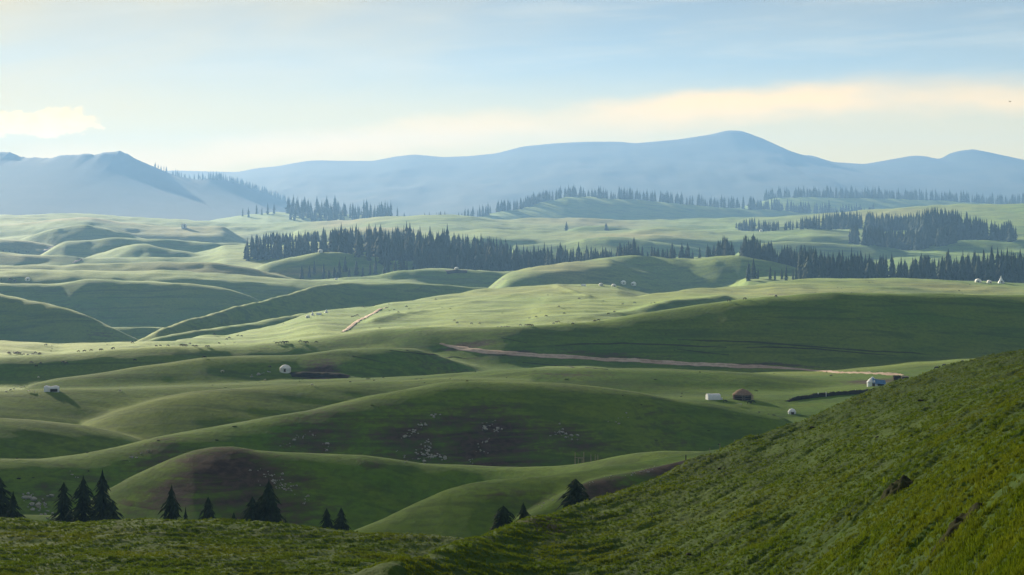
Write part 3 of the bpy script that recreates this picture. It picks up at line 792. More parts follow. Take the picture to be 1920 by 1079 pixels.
def top_row(u):      # height of the wood's outline along the columns
    return np.interp(u, [455,480,520,560,600,640,680,705,730,765,800,830,860,900,940,955,975,1000,1060,1100,1140,1165,1187,1200,1240,1262,1300,1330,1345,1360,1375,1400,1420,1445,1480,1500,1540,1580,1620,1660,1700,1735,1760,1800,1840,1880,1920],
                         [455,440,436,434,430,428,428,424,429,425,434,433,440,446,450,458,462,458,460,461,466,455,444,457,458,446,458,452,448,443,458,440,446,455,462,460,470,473,478,480,490,476,478,474,472,470,470])
n_ind = 0
def tall(u, Y):
    want = -(top_row(u) - VH) / F * Y
    z = float(zat((u - UC) / F * Y, Y)[0])
    return max(11.0, min(30.0, (want - z))) * rnd.uniform(0.80, 1.03)
def tail_lab(kind):
    return ('spruce ' + kind, 'spruces ' + kind)
SPECS = [
 (30, 458, 620, lambda u, t: 2060 + 40 * t, lambda u, Y: rnd.uniform(14, 20), None, 'in the lower left rank of the middle wood, just above the grey mound'),
 (30, 470, 640, lambda u, t: 2240 + 60 * t, lambda u, Y: tall(u, Y), None, 'in the upper left rank of the middle wood, behind the pale strip'),
 (66, 620, 960, lambda u, t: 1975 + 260 * t - 0.25 * (u - 620), lambda u, Y: tall(u, Y) if rnd.random() < 0.7 else rnd.uniform(14, 21), None, 'in the dense heart of the middle wood'),
 (26, 780, 1050, lambda u, t: 1905 + 50 * t, lambda u, Y: rnd.uniform(15, 22), None, 'in the front row of the middle wood, behind the white yurts'),
 (16, 960, 1170, lambda u, t: 1920 + 70 * t, lambda u, Y: tall(u, Y) * rnd.uniform(0.85, 1), None, 'at the thinning right end of the middle wood'),
 (42, 1040, 1340, lambda u, t: 1888 + 30 * t, lambda u, Y: tall(u, Y) * rnd.uniform(0.6, 1.0), lambda u: 1.0, 'in the single file along the crest of the sunlit spur'),
 (30, 1345, 1515, lambda u, t: 1850 + 45 * t, lambda u, Y: tall(u, Y) * rnd.uniform(0.9, 1.0), lambda u: 0.0 if 1378 < u < 1388 else 1.0, 'in the tall dark block on the right shoulder of the shaded hill'),
 (44, 1500, 1925, lambda u, t: 1690 + 90 * t, lambda u, Y: tall(u, Y) * rnd.uniform(0.72, 1.05), None, 'in the right-hand wood behind the sunlit shelf'),
]
REST = []       # the same woods' smaller and hidden trees, gathered below into one mass
def wood(n, u0, u1, yfun, hfun, dens, where, extra=0):
    k = 0; tries = 0; lab, grp = tail_lab(where)
    while k < n + extra and tries < (n + extra) * 40:
        tries += 1
        u = rnd.uniform(u0, u1)
        if dens and rnd.random() > dens(u): continue
        Y = yfun(u, rnd.random()); h = hfun(u, Y)
        if k < n:
            if plant(u, Y, h, lab, grp, 3.2): k += 1
        else:
            REST.append((u, Y + rnd.uniform(0, 30), h * rnd.uniform(0.8, 1.0))); k += 1
    return min(k, n)
for sp, ex in zip(SPECS, (70, 70, 220, 80, 50, 40, 80, 260)):
    n_ind += wood(*sp, extra=ex)
lab, grp = tail_lab('of the small grove at the right foot of the grey mound')
for u, v in [(566,521),(580,521),(589,519),(607,522),(617,520),(627,521),(636,520),(647,522),(655,519),(668,521),(680,520),(694,521),(704,519),(721,517),(728,515),(741,512),(752,509),(763,508),(776,505)]:
    if plant(u, 1885 + 40 * rnd.random(), rnd.uniform(11, 17), lab, grp, 1.5): n_ind += 1
lab, grp = tail_lab('in the thin stunted row along the foot of the shaded hill')
for u, h in [(1403,15),(1413,17),(1421,9),(1444,11),(1453,8),(1466,9),(1474,13),(1487,9),(1493,12),(1501,9),(1512,7)]:
    if plant(u, 1700 + rnd.uniform(-10, 10), h, lab, grp, 1.0): n_ind += 1
# two lone trees out on the far pasture
for u, v, hp, lab in [(1062,433,16,'taller of two lone spruces on the far pale pasture'), (1137,431,13,'shorter rounded one of two lone spruces on the far pale pasture')]:
    p = ground_uv(u, v)
    tree(p, hp / F * p.y, lab, None, False, 2.3)

# ---- the woods beyond, as one mass of trees
def far_forest():
    g = np.random.RandomState(77)
    protos = []
    for k in range(5):
        me = spruce_crown('tmp', 1.0, [0.22, 0.26, 0.21, 0.29, 0.24][k], 7, 6, 300 + k, 0.30, [0.6, 0.5, 0.75, 0.6, 0.68][k], 0.0)
        n = len(me.vertices); co = np.zeros(n * 3, np.float32); me.vertices.foreach_get('co', co)
        fi = np.zeros(len(me.polygons) * 3, np.int32); me.polygons.foreach_get('vertices', fi)
        protos.append((co.reshape(-1, 3), fi.reshape(-1, 3))); bpy.data.meshes.remove(me)
    P = []           # x, y, height
    def add(u, Y, h): P.append(((u - UC) / F * Y, Y, h))
    for u, Y, h in REST: add(u, Y, h)
    # right-hand wood
    for _ in range(360):
        u = g.uniform(1380, 1905)
        v = np.interp(u, [1380,1450,1470,1500,1560,1605,1640,1700,1730,1800,1860,1905], [432,433,432,431,431,432,434,433,450,452,452,452]) - g.uniform(0, 5)
        if (1462 < u < 1472): continue
        p = ground_uv(u, v)
        if p is None: continue
        top = np.interp(u, [1380,1400,1420,1440,1470,1500,1530,1560,1600,1650,1700,1730,1738,1790,1820,1860,1880,1893,1905], [420,412,410,415,418,412,404,400,400,402,405,402,395,400,408,418,420,416,425]) + g.uniform(-1, 7)
        h = (-(top - VH) / F * p.y) - p.z
        add(u, p.y, np.clip(h, 9, 34))
    for _ in range(240):
        u = g.uniform(1592, 1790)
        v = np.interp(u, [1592,1640,1680,1720,1760,1790], [459,463,468,469,462,456]) - g.uniform(0, 7)
        if 1608 < u < 1619 or (1718 < u < 1752 and v < 455): continue
        p = ground_uv(u, v)
        if p is not None: add(u, p.y, g.uniform(15, 23))
    # crest of the wooded rise, right, two ranks
    for _ in range(320):
        u = g.uniform(985, 1640); Y = np.interp(u, [870,1060,1650], [3760,3905,4000]) + g.uniform(5, 90)
        add(u, Y, g.uniform(14, 24))
    for _ in range(90):
        u = g.uniform(866, 1050); Y = np.interp(u, [866,1060], [3720,3890]) + g.uniform(0, 60)
        add(u, Y, g.uniform(11, 21))
    for _ in range(400):
        u = g.uniform(1430, 1930); add(u, 4300 + g.uniform(-10, 160), g.uniform(14, 24))
    # left wood below the mountain
    for _ in range(170):
        u = g.uniform(540, 735); Y = 3650 + g.uniform(-160, 160); add(u, Y, g.uniform(10, 30) * (1 if g.rand() < 0.6 else 0.7))
    for u, h in [(455,14),(466,17),(481,16),(491,13),(502,20),(514,19),(548,24),(556,26),(745,18),(758,12),(769,12)]:
        add(u, 3640 + g.uniform(-30, 30), h)
    for u in (796, 805, 818, 823, 826, 834, 860, 866, 871): add(u, 3060 + g.uniform(-8, 8), g.uniform(3.5, 6))
    for u, h in [(8,14),(16,16),(25,15),(33,14),(140,9),(205,14),(243,15),(262,14),(268,13),(276,12),(1245,14),(1252,16),(1262,13),(1282,15),(1290,14),(1368,14),(1385,16),(1395,14),(1400,15),(1413,13),(1424,13),(1433,12),(1582,16),(1598,12),(1638,18),(1648,13)]:
        add(u, 3330 + g.uniform(-20, 20), h)
    X = np.array([p[0] for p in P]); Y = np.array([p[1] for p in P]); H = np.array([p[2] for p in P])
    Z = zat(X, Y)
    # trees along the ridge of the wooded mountain
    mx, my, mz, mh = [], [], [], []
    for _ in range(170):
        u = g.uniform(285, 545)
        if g.rand() > np.interp(u, [285, 330, 380, 420, 545], [0.25, 0.4, 0.8, 1.0, 1.0]): continue
        yy = 5300 + g.uniform(-25, 30)
        cv = np.interp(u, [p[0] for p in M2_CREST], [p[1] for p in M2_CREST])
        mx.append((u - UC) / F * yy); my.append(yy); mz.append(-(cv - VH) / F * 5300 - 3.5); mh.append(g.uniform(9, 20))
    X = np.concatenate([X, mx]); Y = np.concatenate([Y, my]); Z = np.concatenate([Z, mz]); H = np.concatenate([H, mh])
    Vs, Fs, b = [], [], 0
    for x, y, z, h in zip(X, Y, Z, H):
        co, fi = protos[g.randint(5)]
        a = g.uniform(0, 6.28); c, s_ = math.cos(a), math.sin(a); wx = g.uniform(0.85, 1.25)
        v = np.stack([(co[:, 0] * c - co[:, 1] * s_) * h * wx + x, (co[:, 0] * s_ + co[:, 1] * c) * h * wx + y, co[:, 2] * h + z - 0.4], 1)
        Vs.append(v); Fs.append(fi + b); b += len(co)
    o = obj('distant_forest', mesh_np('distant_forest', np.concatenate(Vs), np.concatenate(Fs), M_NEEDLE, False))
    tag(o, 'hazy bluish spruce woods on the rises in front of the mountains', 'forest', None, 'stuff')
    print('far trees', len(H), 'tris', sum(len(f) for f in Fs))
far_forest()
print('individual spruces', n_ind)

# ------------------------------------------------------------------ yurts and tents
def lathe(bm, prof, n=20, a0=0.0, a1=2 * math.pi):
    full = abs(a1 - a0 - 2 * math.pi) < 1e-6
    m = n if full else n + 1
    rings = []
    for r, z in prof:
        rings.append([bm.verts.new((r * math.cos(a0 + (a1 - a0) * k / n), r * math.sin(a0 + (a1 - a0) * k / n), z)) for k in range(m)])
    for r0, r1 in zip(rings, rings[1:]):
        for k in range(n):
            bm.faces.new((r0[k], r0[(k + 1) % m], r1[(k + 1) % m], r1[k]))
    return rings

def make_yurt_parts(dia, wall_h, roof_h, wall_m, roof_m, dome=0.6, ropes=True, flap=False):
    r = dia / 2
    e = bpy.data.objects.new('yurt', None); COL.objects.link(e); e.empty_display_size = 0.5
    bm = bmesh.new(); lathe(bm, [(r * 0.98, -0.6), (r, 0.0), (r * 1.02, wall_h * 0.5), (r, wall_h)])
    obj('wall', bm_mesh('wall', bm, wall_m, True), e)
    prof = [(r * 1.05, wall_h - 0.12), (r * 1.06, wall_h + 0.02)]
    for k in range(1, 7):
        t = k / 6.0
        prof.append((r * 1.04 * (1 - t) + r * 0.20 * t, wall_h + roof_h * (t + dome * 0.45 * math.sin(math.pi * t))))
    bm = bmesh.new(); lathe(bm, prof)
    roof = obj('roof', bm_mesh('roof', bm, roof_m, True), e)
    zt = wall_h + roof_h
    bm = bmesh.new(); rings = lathe(bm, [(r * 0.22, zt - 0.06), (r * 0.22, zt + 0.10), (r * 0.10, zt + 0.24)], 12)
    bm.faces.new(rings[-1])
    obj('crown_ring', bm_mesh('crown_ring', bm, roof_m), roof)
    if ropes:
        bm = bmesh.new()
        for z in (wall_h * 0.35, wall_h * 0.75):
            lathe(bm, [(r * 1.022, z - 0.04), (r * 1.035, z), (r * 1.022, z + 0.04)])
        obj('girth_band', bm_mesh('girth_band', bm, M_WOOD), e)
    bm = bmesh.new(); box(bm, (0.0, -r * 1.0, wall_h * 0.45), (0.85, 0.16, wall_h * 0.9))
    d = obj('door', bm_mesh('door', bm, M_DOOR), e)
    bm = bmesh.new()
    for sx in (-0.47, 0.47): box(bm, (sx, -r * 1.01, wall_h * 0.47), (0.1, 0.22, wall_h * 0.94))
    box(bm, (0, -r * 1.01, wall_h * 0.94 + 0.045), (1.04, 0.22, 0.09))
    obj('door_frame', bm_mesh('door_frame', bm, M_WOOD), d)
    if flap:
        bm = bmesh.new(); box(bm, (r * 0.95, -r * 0.45, wall_h * 0.5), (0.9, 0.5, wall_h * 1.02), 0.5)
        obj('side_flap', bm_mesh('side_flap', bm, M_TAN), e)
    return e

def set_on(e, u, v, y0=330, sink=0.05):
    p = ground_uv(u, v, y0=y0)
    e.location = (p.x, p.y, p.z - sink)
    return p

proto = make_yurt_parts(5.0, 1.65, 1.35, M_FELT, M_FELT, 0.75)
YURTS = [   # column, base row, width in the picture, label, group
 (535,697,23,'white yurt with a dark door beside the long dark bank on the meadow',None),
 (52,526,10.5,'lone white yurt on the left pasture beside a scattered herd',None),
 (823,503,11,'left and largest of three white yurts against the foot of the dark wood',None),
 (856,504,9,'right one of three white yurts against the wood, above the dark patch',None),
 (601,474,10,'white yurt on the crown of the grey mound below the wood',None),
 (583,474,5,'tiny white yurt just left of the one on the grey mound',None),
 (630,526,6,'small white yurt at the foot of the small grove',None),
 (1127,535,9,'leftmost of four white yurts in a line on the sunlit crest',None),
 (1151,536,9.5,'second from left of four white yurts in a line on the sunlit crest',None),
 (1169,536,11,'third and biggest of four white yurts in a line on the sunlit crest',None),
 (1188,538,11,'rightmost of four white yurts, a little apart on the sunlit crest',None),
 (1834,530,13,'left and broadest white yurt before the right-hand wood',None),
 (1855,531,10,'middle white yurt before the right-hand wood',None),
 (577,598,9,'white yurt in front of the small camp on the slope',None),
 (1427,434,7,'tiny white yurt at the edge of the far right wood',None),
]
first = True
for u, v, wpx, lab, grp in YURTS:
    p = ground_uv(u, v, y0=330)
    sc_ = wpx / F * p.y / 5.6
    if first: e = proto; first = False; tag(e, lab, 'yurt', grp); e.scale = (sc_,) * 3
    else: e = copy_thing(proto, (0, 0, 0), rnd.uniform(-0.5, 0.5), lab, grp, (sc_,) * 3)
    e.location = (p.x, p.y, p.z - 0.06); e['category'] = 'yurt'

p = ground_uv(1392, 749, y0=330)
e = make_yurt_parts(6.6, 1.75, 1.75, M_DARK, M_BROWN, 0.5, True, True)
e.location = (p.x, p.y, p.z - 0.05)
tag(e, 'brown felt yurt with a dark wall and a pale flap at its right side', 'yurt')

def prism_tent(name, L, W, H, ridge, mats, arch=True):
    """barrel or ridge tent, length along x; parts: cover, end walls"""
    e = bpy.data.objects.new(name, None); COL.objects.link(e); e.empty_display_size = 0.5
    n = 10; prof = []
    for k in range(n + 1):
        a = math.pi * k / n
        y = -W / 2 * math.cos(a)
        z = H * (math.sin(a) ** (0.45 if arch else 0.9)) if arch else H * (1 - abs(math.cos(a)) ** 1.0)
        prof.append((y, max(z, -0.3)))
    bm = bmesh.new(); rows = []
    for s in range(6):
        x = -L / 2 + L * s / 5
        dz = ridge * math.sin(s * 2.1) * 0.5
        rows.append([bm.verts.new((x, y, z + (dz if z > H * 0.6 else 0) - (0.4 if k in (0, n) else 0))) for k, (y, z) in enumerate(prof)])
    for r0, r1 in zip(rows, rows[1:]):
        for k in range(n): bm.faces.new((r0[k], r1[k], r1[k + 1], r0[k + 1]))
    obj('cover', bm_mesh('cover', bm, mats[0], True), e)
    for sx, rr in ((-1, rows[0]), (1, rows[-1])):
        bm = bmesh.new()
        vs = [bm.verts.new((sx * (L / 2 - 0.03), y * 0.985, z * 0.985 - (0.4 if k in (0, n) else 0))) for k, (y, z) in enumerate(prof)]
        bm.faces.new(vs if sx > 0 else vs[::-1])
        obj('end_wall', bm_mesh('end_wall', bm, mats[1]), e)
    return e

# barrel-roofed white tent
e = prism_tent('canvas_tent', 4.6, 3.2, 2.1, 0.05, (M_CANVAS, M_CANVAS)); set_on(e, 1337, 749)
e.rotation_euler = (0, 0, R(12)); tag(e, 'white barrel-roofed tent left of the brown yurt', 'tent')
bm = bmesh.new(); box(bm, (2.32, -0.2, 0.8), (0.06, 1.1, 1.6)); d = obj('door', bm_mesh('door', bm, M_DARK), e)
bm = bmesh.new(); box(bm, (2.7, -0.9, 0.35), (0.7, 0.6, 0.7)); obj('porch_box', bm_mesh('porch_box', bm, M_CANVAS), e)

# long humped tent on the left meadow
e = prism_tent('humped_tent', 5.4, 3.0, 2.05, 0.45, (M_CANVAS, M_CANVAS)); set_on(e, 97, 737)
e.rotation_euler = (0, 0, R(8)); tag(e, 'long white humped tent with a dark lower side on the left meadow', 'tent')
bm = bmesh.new(); box(bm, (0.9, -1.48, 0.55), (2.6, 0.12, 1.1)); obj('dark_lower_side', bm_mesh('dark_lower_side', bm, M_DARK), e)  # solid dark panel on the cover's lower side, no opening cut
bm = bmesh.new(); lathe(bm, [(0.85, -0.3), (0.8, 0.9), (0.55, 1.9), (0.1, 2.35)], 10); h_ = obj('pointed_end', bm_mesh('pointed_end', bm, M_CANVAS, True), e); h_.location = (-2.0, 0, 0)
bm = bmesh.new(); box(bm, (-0.9, -1.58, 0.7), (0.5, 0.1, 1.4)); obj('door', bm_mesh('door', bm, M_FELT), e)
# its small neighbour: an awning of pale cloth
def awning(u, v, L, W, H, lab, mat, name='awning'):
    e = bpy.data.objects.new(name, None); COL.objects.link(e); e.empty_display_size = 0.4
    bm = bmesh.new()
    n = 6; g = [[bm.verts.new((-L / 2 + L * i / n, -W / 2 + W * j / n, H * (0.55 + 0.45 * math.sin(math.pi * (i / n) * 0.9 + 0.2)) - 0.25 * H * (j / n))) for j in range(n + 1)] for i in range(n + 1)]
    for i in range(n):
        for j in range(n): bm.faces.new((g[i][j], g[i + 1][j], g[i + 1][j + 1], g[i][j + 1]))
    r_ = bmesh.ops.solidify(bm, geom=bm.faces[:], thickness=0.05)
    obj('cloth', bm_mesh('cloth', bm, mat, True), e)
    for sx in (-1, 1):
        bm = bmesh.new(); ring_tube(bm, [(sx * L * 0.44, -W * 0.45, -0.4), (sx * L * 0.44, -W * 0.45, H * 0.8)], [0.06, 0.05], 6)
        obj('pole', bm_mesh('pole', bm, M_WOOD), e)
    set_on(e, u, v); tag(e, lab, 'awning'); return e
awning(59, 738, 2.8, 2.0, 1.1, 'small pale cloth awning left of the long humped tent', M_FELT)
awning(1385, 761, 2.2, 1.6, 1.0, 'small white sheet rigged on poles on the grass below the brown yurt', M_CANVAS)

# little dome by the slope
e = make_yurt_parts(2.6, 0.75, 0.85, M_CANVAS, M_CANVAS, 1.0, False); set_on(e, 1485, 776)
tag(e, 'small white dome tent standing alone near the foot of the grassy slope', 'tent')

# blue and white tent
e = make_yurt_parts(4.2, 1.6, 1.6, M_CANVAS, M_CANVAS, 0.3, False); p = set_on(e, 1636, 722)
e.scale = (0.95, 0.95, 1.0)
tag(e, 'white pointed yurt joined to a bright blue tarpaulin awning by the bank', 'yurt')
bm = bmesh.new()
pr = [(-0.3, 3.15), (1.0, 2.75), (2.6, 2.45), (4.6, 2.3)]
f_ = [bm.verts.new((x, -2.5, z * 0.42)) for x, z in pr]; t_ = [bm.verts.new((x, -1.0, z)) for x, z in pr]; b_ = [bm.verts.new((x, 1.7, z * 0.6)) for x, z in pr]
for k in range(3): bm.faces.new((f_[k], f_[k + 1], t_[k + 1], t_[k])); bm.faces.new((t_[k], t_[k + 1], b_[k + 1], b_[k]))
bmesh.ops.solidify(bm, geom=bm.faces[:], thickness=0.05)
obj('tarpaulin', bm_mesh('tarpaulin', bm, M_BLUE), e)
bm = bmesh.new(); box(bm, (2.9, -0.1, 0.45), (2.4, 2.4, 1.4)); obj('annex', bm_mesh('annex', bm, M_DARK), e)
for x in (1.5, 4.1):
    bm = bmesh.new(); ring_tube(bm, [(x, -2.15, -0.4), (x, -2.15, 1.15)], [0.07, 0.06], 6); obj('pole', bm_mesh('pole', bm, M_WOOD), e)
bm = bmesh.new(); box(bm, (1.0, -2.5, 0.3), (1.0, 0.5, 0.9)); obj('bundle', bm_mesh('bundle', bm, M_CANVAS), e)

def shed(u, v, L, W, H, lab, mw, mr, cat='shed'):
    e = bpy.data.objects.new('shed', None); COL.objects.link(e); e.empty_display_size = 0.4
    bm = bmesh.new(); box(bm, (0, 0, H / 2 - 0.2), (L, W, H + 0.4)); obj('wall', bm_mesh('wall', bm, mw), e)
    bm = bmesh.new()
    a = [bm.verts.new((sx * L * 0.56, sy * W * 0.58, H + 0.003 + (0.25 if sy > 0 else 0.0))) for sx, sy in ((-1, -1), (1, -1), (1, 1), (-1, 1))]
    bm.faces.new(a); bmesh.ops.solidify(bm, geom=bm.faces[:], thickness=-0.14)
    obj('roof', bm_mesh('roof', bm, mr), e)
    bm = bmesh.new(); box(bm, (L * 0.15, -W / 2 - 0.02, H * 0.42), (L * 0.28, 0.06, H * 0.84)); obj('door', bm_mesh('door', bm, M_DOOR), e)
    set_on(e, u, v); tag(e, lab, cat); return e
shed(1682, 713, 2.6, 2.0, 1.9, 'black box-like shed right of the blue tarpaulin yurt', M_DARK, M_DARK)
shed(1697, 713, 2.3, 1.8, 1.7, 'low shed with a pale roof at the edge of the grassy slope', M_DARK, M_ROCK)
shed(345, 427, 7.0, 5.0, 6.0, 'pale square hut on the far left yellow pasture', M_CANVAS, M_ROCK, 'hut')

def cone_tent(u, v, wpx, hpx, lab):
    p = ground_uv(u, v, y0=330); w = wpx / F * p.y; h = hpx / F * p.y
    e = bpy.data.objects.new('pointed_tent', None); COL.objects.link(e); e.empty_display_size = 0.4
    bm = bmesh.new(); lathe(bm, [(w * 0.5, -0.4), (w * 0.5, h * 0.12), (w * 0.26, h * 0.42), (w * 0.11, h * 0.72), (w * 0.02, h)], 12)
    obj('cover', bm_mesh('cover', bm, M_CANVAS, True), e)
    bm = bmesh.new(); box(bm, (0, -w * 0.46, h * 0.16), (w * 0.16, w * 0.1, h * 0.32)); obj('entrance', bm_mesh('entrance', bm, M_DARK), e)
    e.location = (p.x, p.y, p.z - 0.05); tag(e, lab, 'tent')
cone_tent(836, 503, 9, 10, 'spiky white tent between the two yurts at the foot of the wood')
cone_tent(1877, 532, 12, 14, 'tall pointed white tent, rightmost before the right-hand wood')
cone_tent(612, 585, 8, 8, 'pointed pale tent at the top right of the small camp on the slope')
cone_tent(586, 589, 6, 9, 'narrow pointed pale tent at the top left of the small camp')
for u, v, L, lab in [(1094,534,3.6,'flat white tent at the left end of the sunlit crest, apart from the yurts'), (598,589,3.4,'low pale tent between the pointed tents of the small camp'), (510,404,5.5,'left of two white specks of huts in the far hazy wood'), (549,408,7.5,'right of two white specks of huts in the far hazy wood')]:
    e = prism_tent('canvas_tent', L, L * 0.6, L * 0.42, 0.02, (M_CANVAS, M_CANVAS)); set_on(e, u, v); e.rotation_euler = (0, 0, rnd.uniform(-0.3, 0.3)); tag(e, lab, 'tent')

# ------------------------------------------------------------------ banks, posts, wooden frame
def bank(name, uv, h, w, mat, seed, lab=None, cat=None, kind=None):
    pts = []
    for (u0, v0), (u1, v1) in zip(uv, uv[1:]):
        n = max(2, int(abs(u1 - u0) / 4))
        for k in range(n + (1 if (u1, v1) == uv[-1] else 0)):
            t = k / n; p = ground_uv(u0 + (u1 - u0) * t, v0 + (v1 - v0) * t, y0=330)
            if p is not None: pts.append((p.x, p.y))
    P = np.array(pts)
    for _ in range(4): P[1:-1] = 0.25 * P[:-2] + 0.5 * P[1:-1] + 0.25 * P[2:]
    n = len(P); T = np.gradient(P, axis=0); T /= np.linalg.norm(T, axis=1)[:, None]; N = np.stack([-T[:, 1], T[:, 0]], 1)
    off = np.array([-0.5, -0.42, -0.3, -0.12, 0.1, 0.28, 0.42, 0.5]); hz = np.array([-0.25, 0.35, 0.78, 1.0, 0.96, 0.75, 0.3, -0.25])
    taper = np.clip(np.minimum(np.arange(n), n - 1 - np.arange(n)) / 4.0, 0.15, 1)
    XY = P[:, None] + N[:, None] * (off[None, :, None] * w)
    J = nrs.uniform(0.75, 1.25, (n, len(off)))
    Z = zat(XY[..., 0].ravel(), XY[..., 1].ravel()).reshape(n, -1) + hz[None] * h * taper[:, None] * J
    V = np.concatenate([XY, Z[..., None]], -1).reshape(-1, 3); m = len(off)
    i = np.arange(n - 1)[:, None] * m + np.arange(m - 1)[None]
    o = obj(name, mesh_np(name, V, np.stack([i, i + 1, i + 1 + m, i + m], -1).reshape(-1, 4), mat))
    tag(o, lab, cat, None, kind)
bank('turf_wall', [(1474,752),(1500,748),(1530,744),(1570,740),(1610,737),(1650,731),(1700,723)], 1.15, 2.6, M_TURFWALL, 1, 'dark turf wall climbing from the meadow to the blue tarpaulin yurt', 'wall')
bank('earth_bank', [(545,703),(575,702),(600,702),(625,704),(655,707)], 0.9, 7.0, M_TURFWALL, 2, 'long low dark earth bank right of the white yurt', 'bank')
bank('earth_bank', [(836,508),(850,507),(876,508)], 1.0, 14.0, M_TURFWALL, 3, 'dark earth patch below the yurts at the foot of the wood', 'bank')

def post(u, v, hpx, lab, grp=None, mat=None, rpx=1.0, y0=330, lean=0.0):
    p = ground_uv(u, v, y0=y0); h = hpx / F * p.y; r = max(0.05, rpx / F * p.y * 0.5)
    bm = bmesh.new(); ring_tube(bm, [(0, 0, -0.5), (lean * h * 0.5, 0, h * 0.5), (lean * h, 0, h)], [r, r * 0.9, r * 0.75], 6)
    o = obj('fence_post', bm_mesh('fence_post', bm, mat or M_WOOD), None, (p.x, p.y, p.z)); tag(o, lab, 'post', grp)
FP = 'posts on the crest beside the near slope'
post(1377, 848, 24, 'tallest pale post on the crest where it meets the near slope', FP, rpx=1.6)
post(1350, 848, 17, 'second tallest pale post on the crest, left of the tallest', FP, rpx=1.5)
post(1331, 849, 9, 'short post furthest left on the crest beside the near slope', FP, rpx=1.2)
for u, h in ((1358, 9), (1364, 10), (1368, 9)):
    post(u, 846, h, 'thin short post in the cluster between the two tall posts', FP, rpx=1.0)
post(1286, 862, 10, 'single dark stump-like post on the brown spur', None, M_DARK, 2.2)
for u, v, h in ((1534, 744, 9), (1549, 743, 9), (1575, 740, 7), (1604, 737, 7)):
    post(u, v, h, 'small pale post standing against the dark turf wall', 'posts along the dark turf wall', M_CANVAS, 1.3)
p = ground_uv(1087, 868, y0=330)
e = bpy.data.objects.new('wooden_frame', None); COL.objects.link(e); e.location = (p.x, p.y, p.z)
for x, h in ((-1.05, 2.6), (0.95, 2.7)):
    bm = bmesh.new(); ring_tube(bm, [(x, 0, -0.5), (x, 0, h)], [0.09, 0.07], 6); obj('upright', bm_mesh('upright', bm, M_WOOD), e)
for z, x0, x1 in ((1.45, -1.15, 1.1), (1.25, -0.5, 1.0)):
    bm = bmesh.new(); ring_tube(bm, [(x0, -0.09, z), (x1, -0.09, z)], [0.07, 0.07], 6); obj('rail', bm_mesh('rail', bm, M_WOOD), e)
for x in (-0.3, 0.55):
    bm = bmesh.new(); ring_tube(bm, [(x, 0.05, -0.4), (x, 0.0, 1.3)], [0.06, 0.06], 6); obj('prop', bm_mesh('prop', bm, M_WOOD), e)
tag(e, 'pale wooden frame of posts and rails at the foot of the dark hill', 'frame')
for u, v, h in ((1108, 866, 16), (1116, 864, 14), (1121, 863, 12)):
    post(u, v, h, 'thin pale stake right of the wooden frame', 'stakes beside the wooden frame', None, 1.0)

# ------------------------------------------------------------------ rocks
ROCKS = []
for k in range(5):
    bm = bmesh.new(); bmesh.ops.create_icosphere(bm, subdivisions=2, radius=0.5)
    g = random.Random(40 + k)
    cuts = [Vector((g.gauss(0, 1), g.gauss(0, 1), g.gauss(0, 0.6))).normalized() for _ in range(7)]
    for v in bm.verts:
        for c in cuts:
            d = v.co.dot(c) - g.uniform(0.27, 0.34)
            if d > 0: v.co -= c * d
        v.co.z *= 0.8
    ROCKS.append(bm_mesh('rock', bm, M_ROCK))
M_DARKROCK = simple_mat('hole_dark_rock', (0.022, 0.024, 0.014), 0.95, 0.5, 2.0, 0.1)  # near-black colour stands in for the dark of holes and mounds
DROCKS = []
for m in ROCKS[:3]:
    c = m.copy(); c.materials.clear(); c.materials.append(M_DARKROCK); DROCKS.append(c)
def rock(u, v, px, lab, grp, mats=ROCKS, y0=330, el=(1, 1, 1)):
    p = ground_uv(u, v, y0=y0)
    if p is None: return
    s = px / F * p.y
    o = obj('rock', rnd.choice(mats), None, (p.x, p.y, p.z + 0.12 * s), rnd.uniform(0, 6.28))
    o.scale = (s * rnd.uniform(0.8, 1.4) * el[0], s * rnd.uniform(0.8, 1.3) * el[1], s * rnd.uniform(0.6, 1.1) * el[2])
    o.rotation_euler = (rnd.uniform(-0.3, 0.3), rnd.uniform(-0.3, 0.3), rnd.uniform(0, 6.28))
    tag(o, lab, 'rock', grp)
def cluster(n, path, spread, px, lab, grp):
    for _ in range(n):
        k = rnd.randrange(len(path) - 1) if len(path) > 1 else 0
        t = rnd.random()
        a = path[k]; b = path[min(k + 1, len(path) - 1)]
        rock(a[0] + (b[0] - a[0]) * t + rnd.gauss(0, spread[0]), a[1] + (b[1] - a[1]) * t + rnd.gauss(0, spread[1]), px * rnd.choice((0.6, 0.7, 0.8, 1.0, 1.4, 2.2)), lab, grp)
cluster(26, [(752,822),(778,808),(800,790)], (5, 3), 3.6, 'pale rock in the slanting outcrop high on the dark hill', 'rocks of the slanting outcrop on the dark hill')
cluster(7, [(812,784),(820,778)], (3, 2), 3.2, 'pale rock in the small topmost cluster on the dark hill', 'rocks of the topmost cluster on the dark hill')
cluster(44, [(803,824),(800,845),(796,868)], (7, 4), 4.0, 'pale rock in the steep broken outcrop falling to the saddle', 'rocks of the steep outcrop on the dark hill')
cluster(14, [(770,850),(775,866)], (12, 5), 2.8, 'pale stone strewn left of the steep broken outcrop', 'stones left of the steep outcrop')
cluster(14, [(812,848),(832,862)], (4, 2), 3.2, 'pale rock in the tail right of the steep broken outcrop', 'rocks in the tail of the steep outcrop')
cluster(26, [(903,806),(920,792),(938,800),(925,812)], (5, 3), 3.6, 'pale rock in the rounded outcrop in the middle of the dark hill', 'rocks of the rounded outcrop on the dark hill')
cluster(14, [(906,822),(900,842),(908,852)], (6, 3), 3.2, 'pale stone scattered under the rounded outcrop', 'stones under the rounded outcrop')
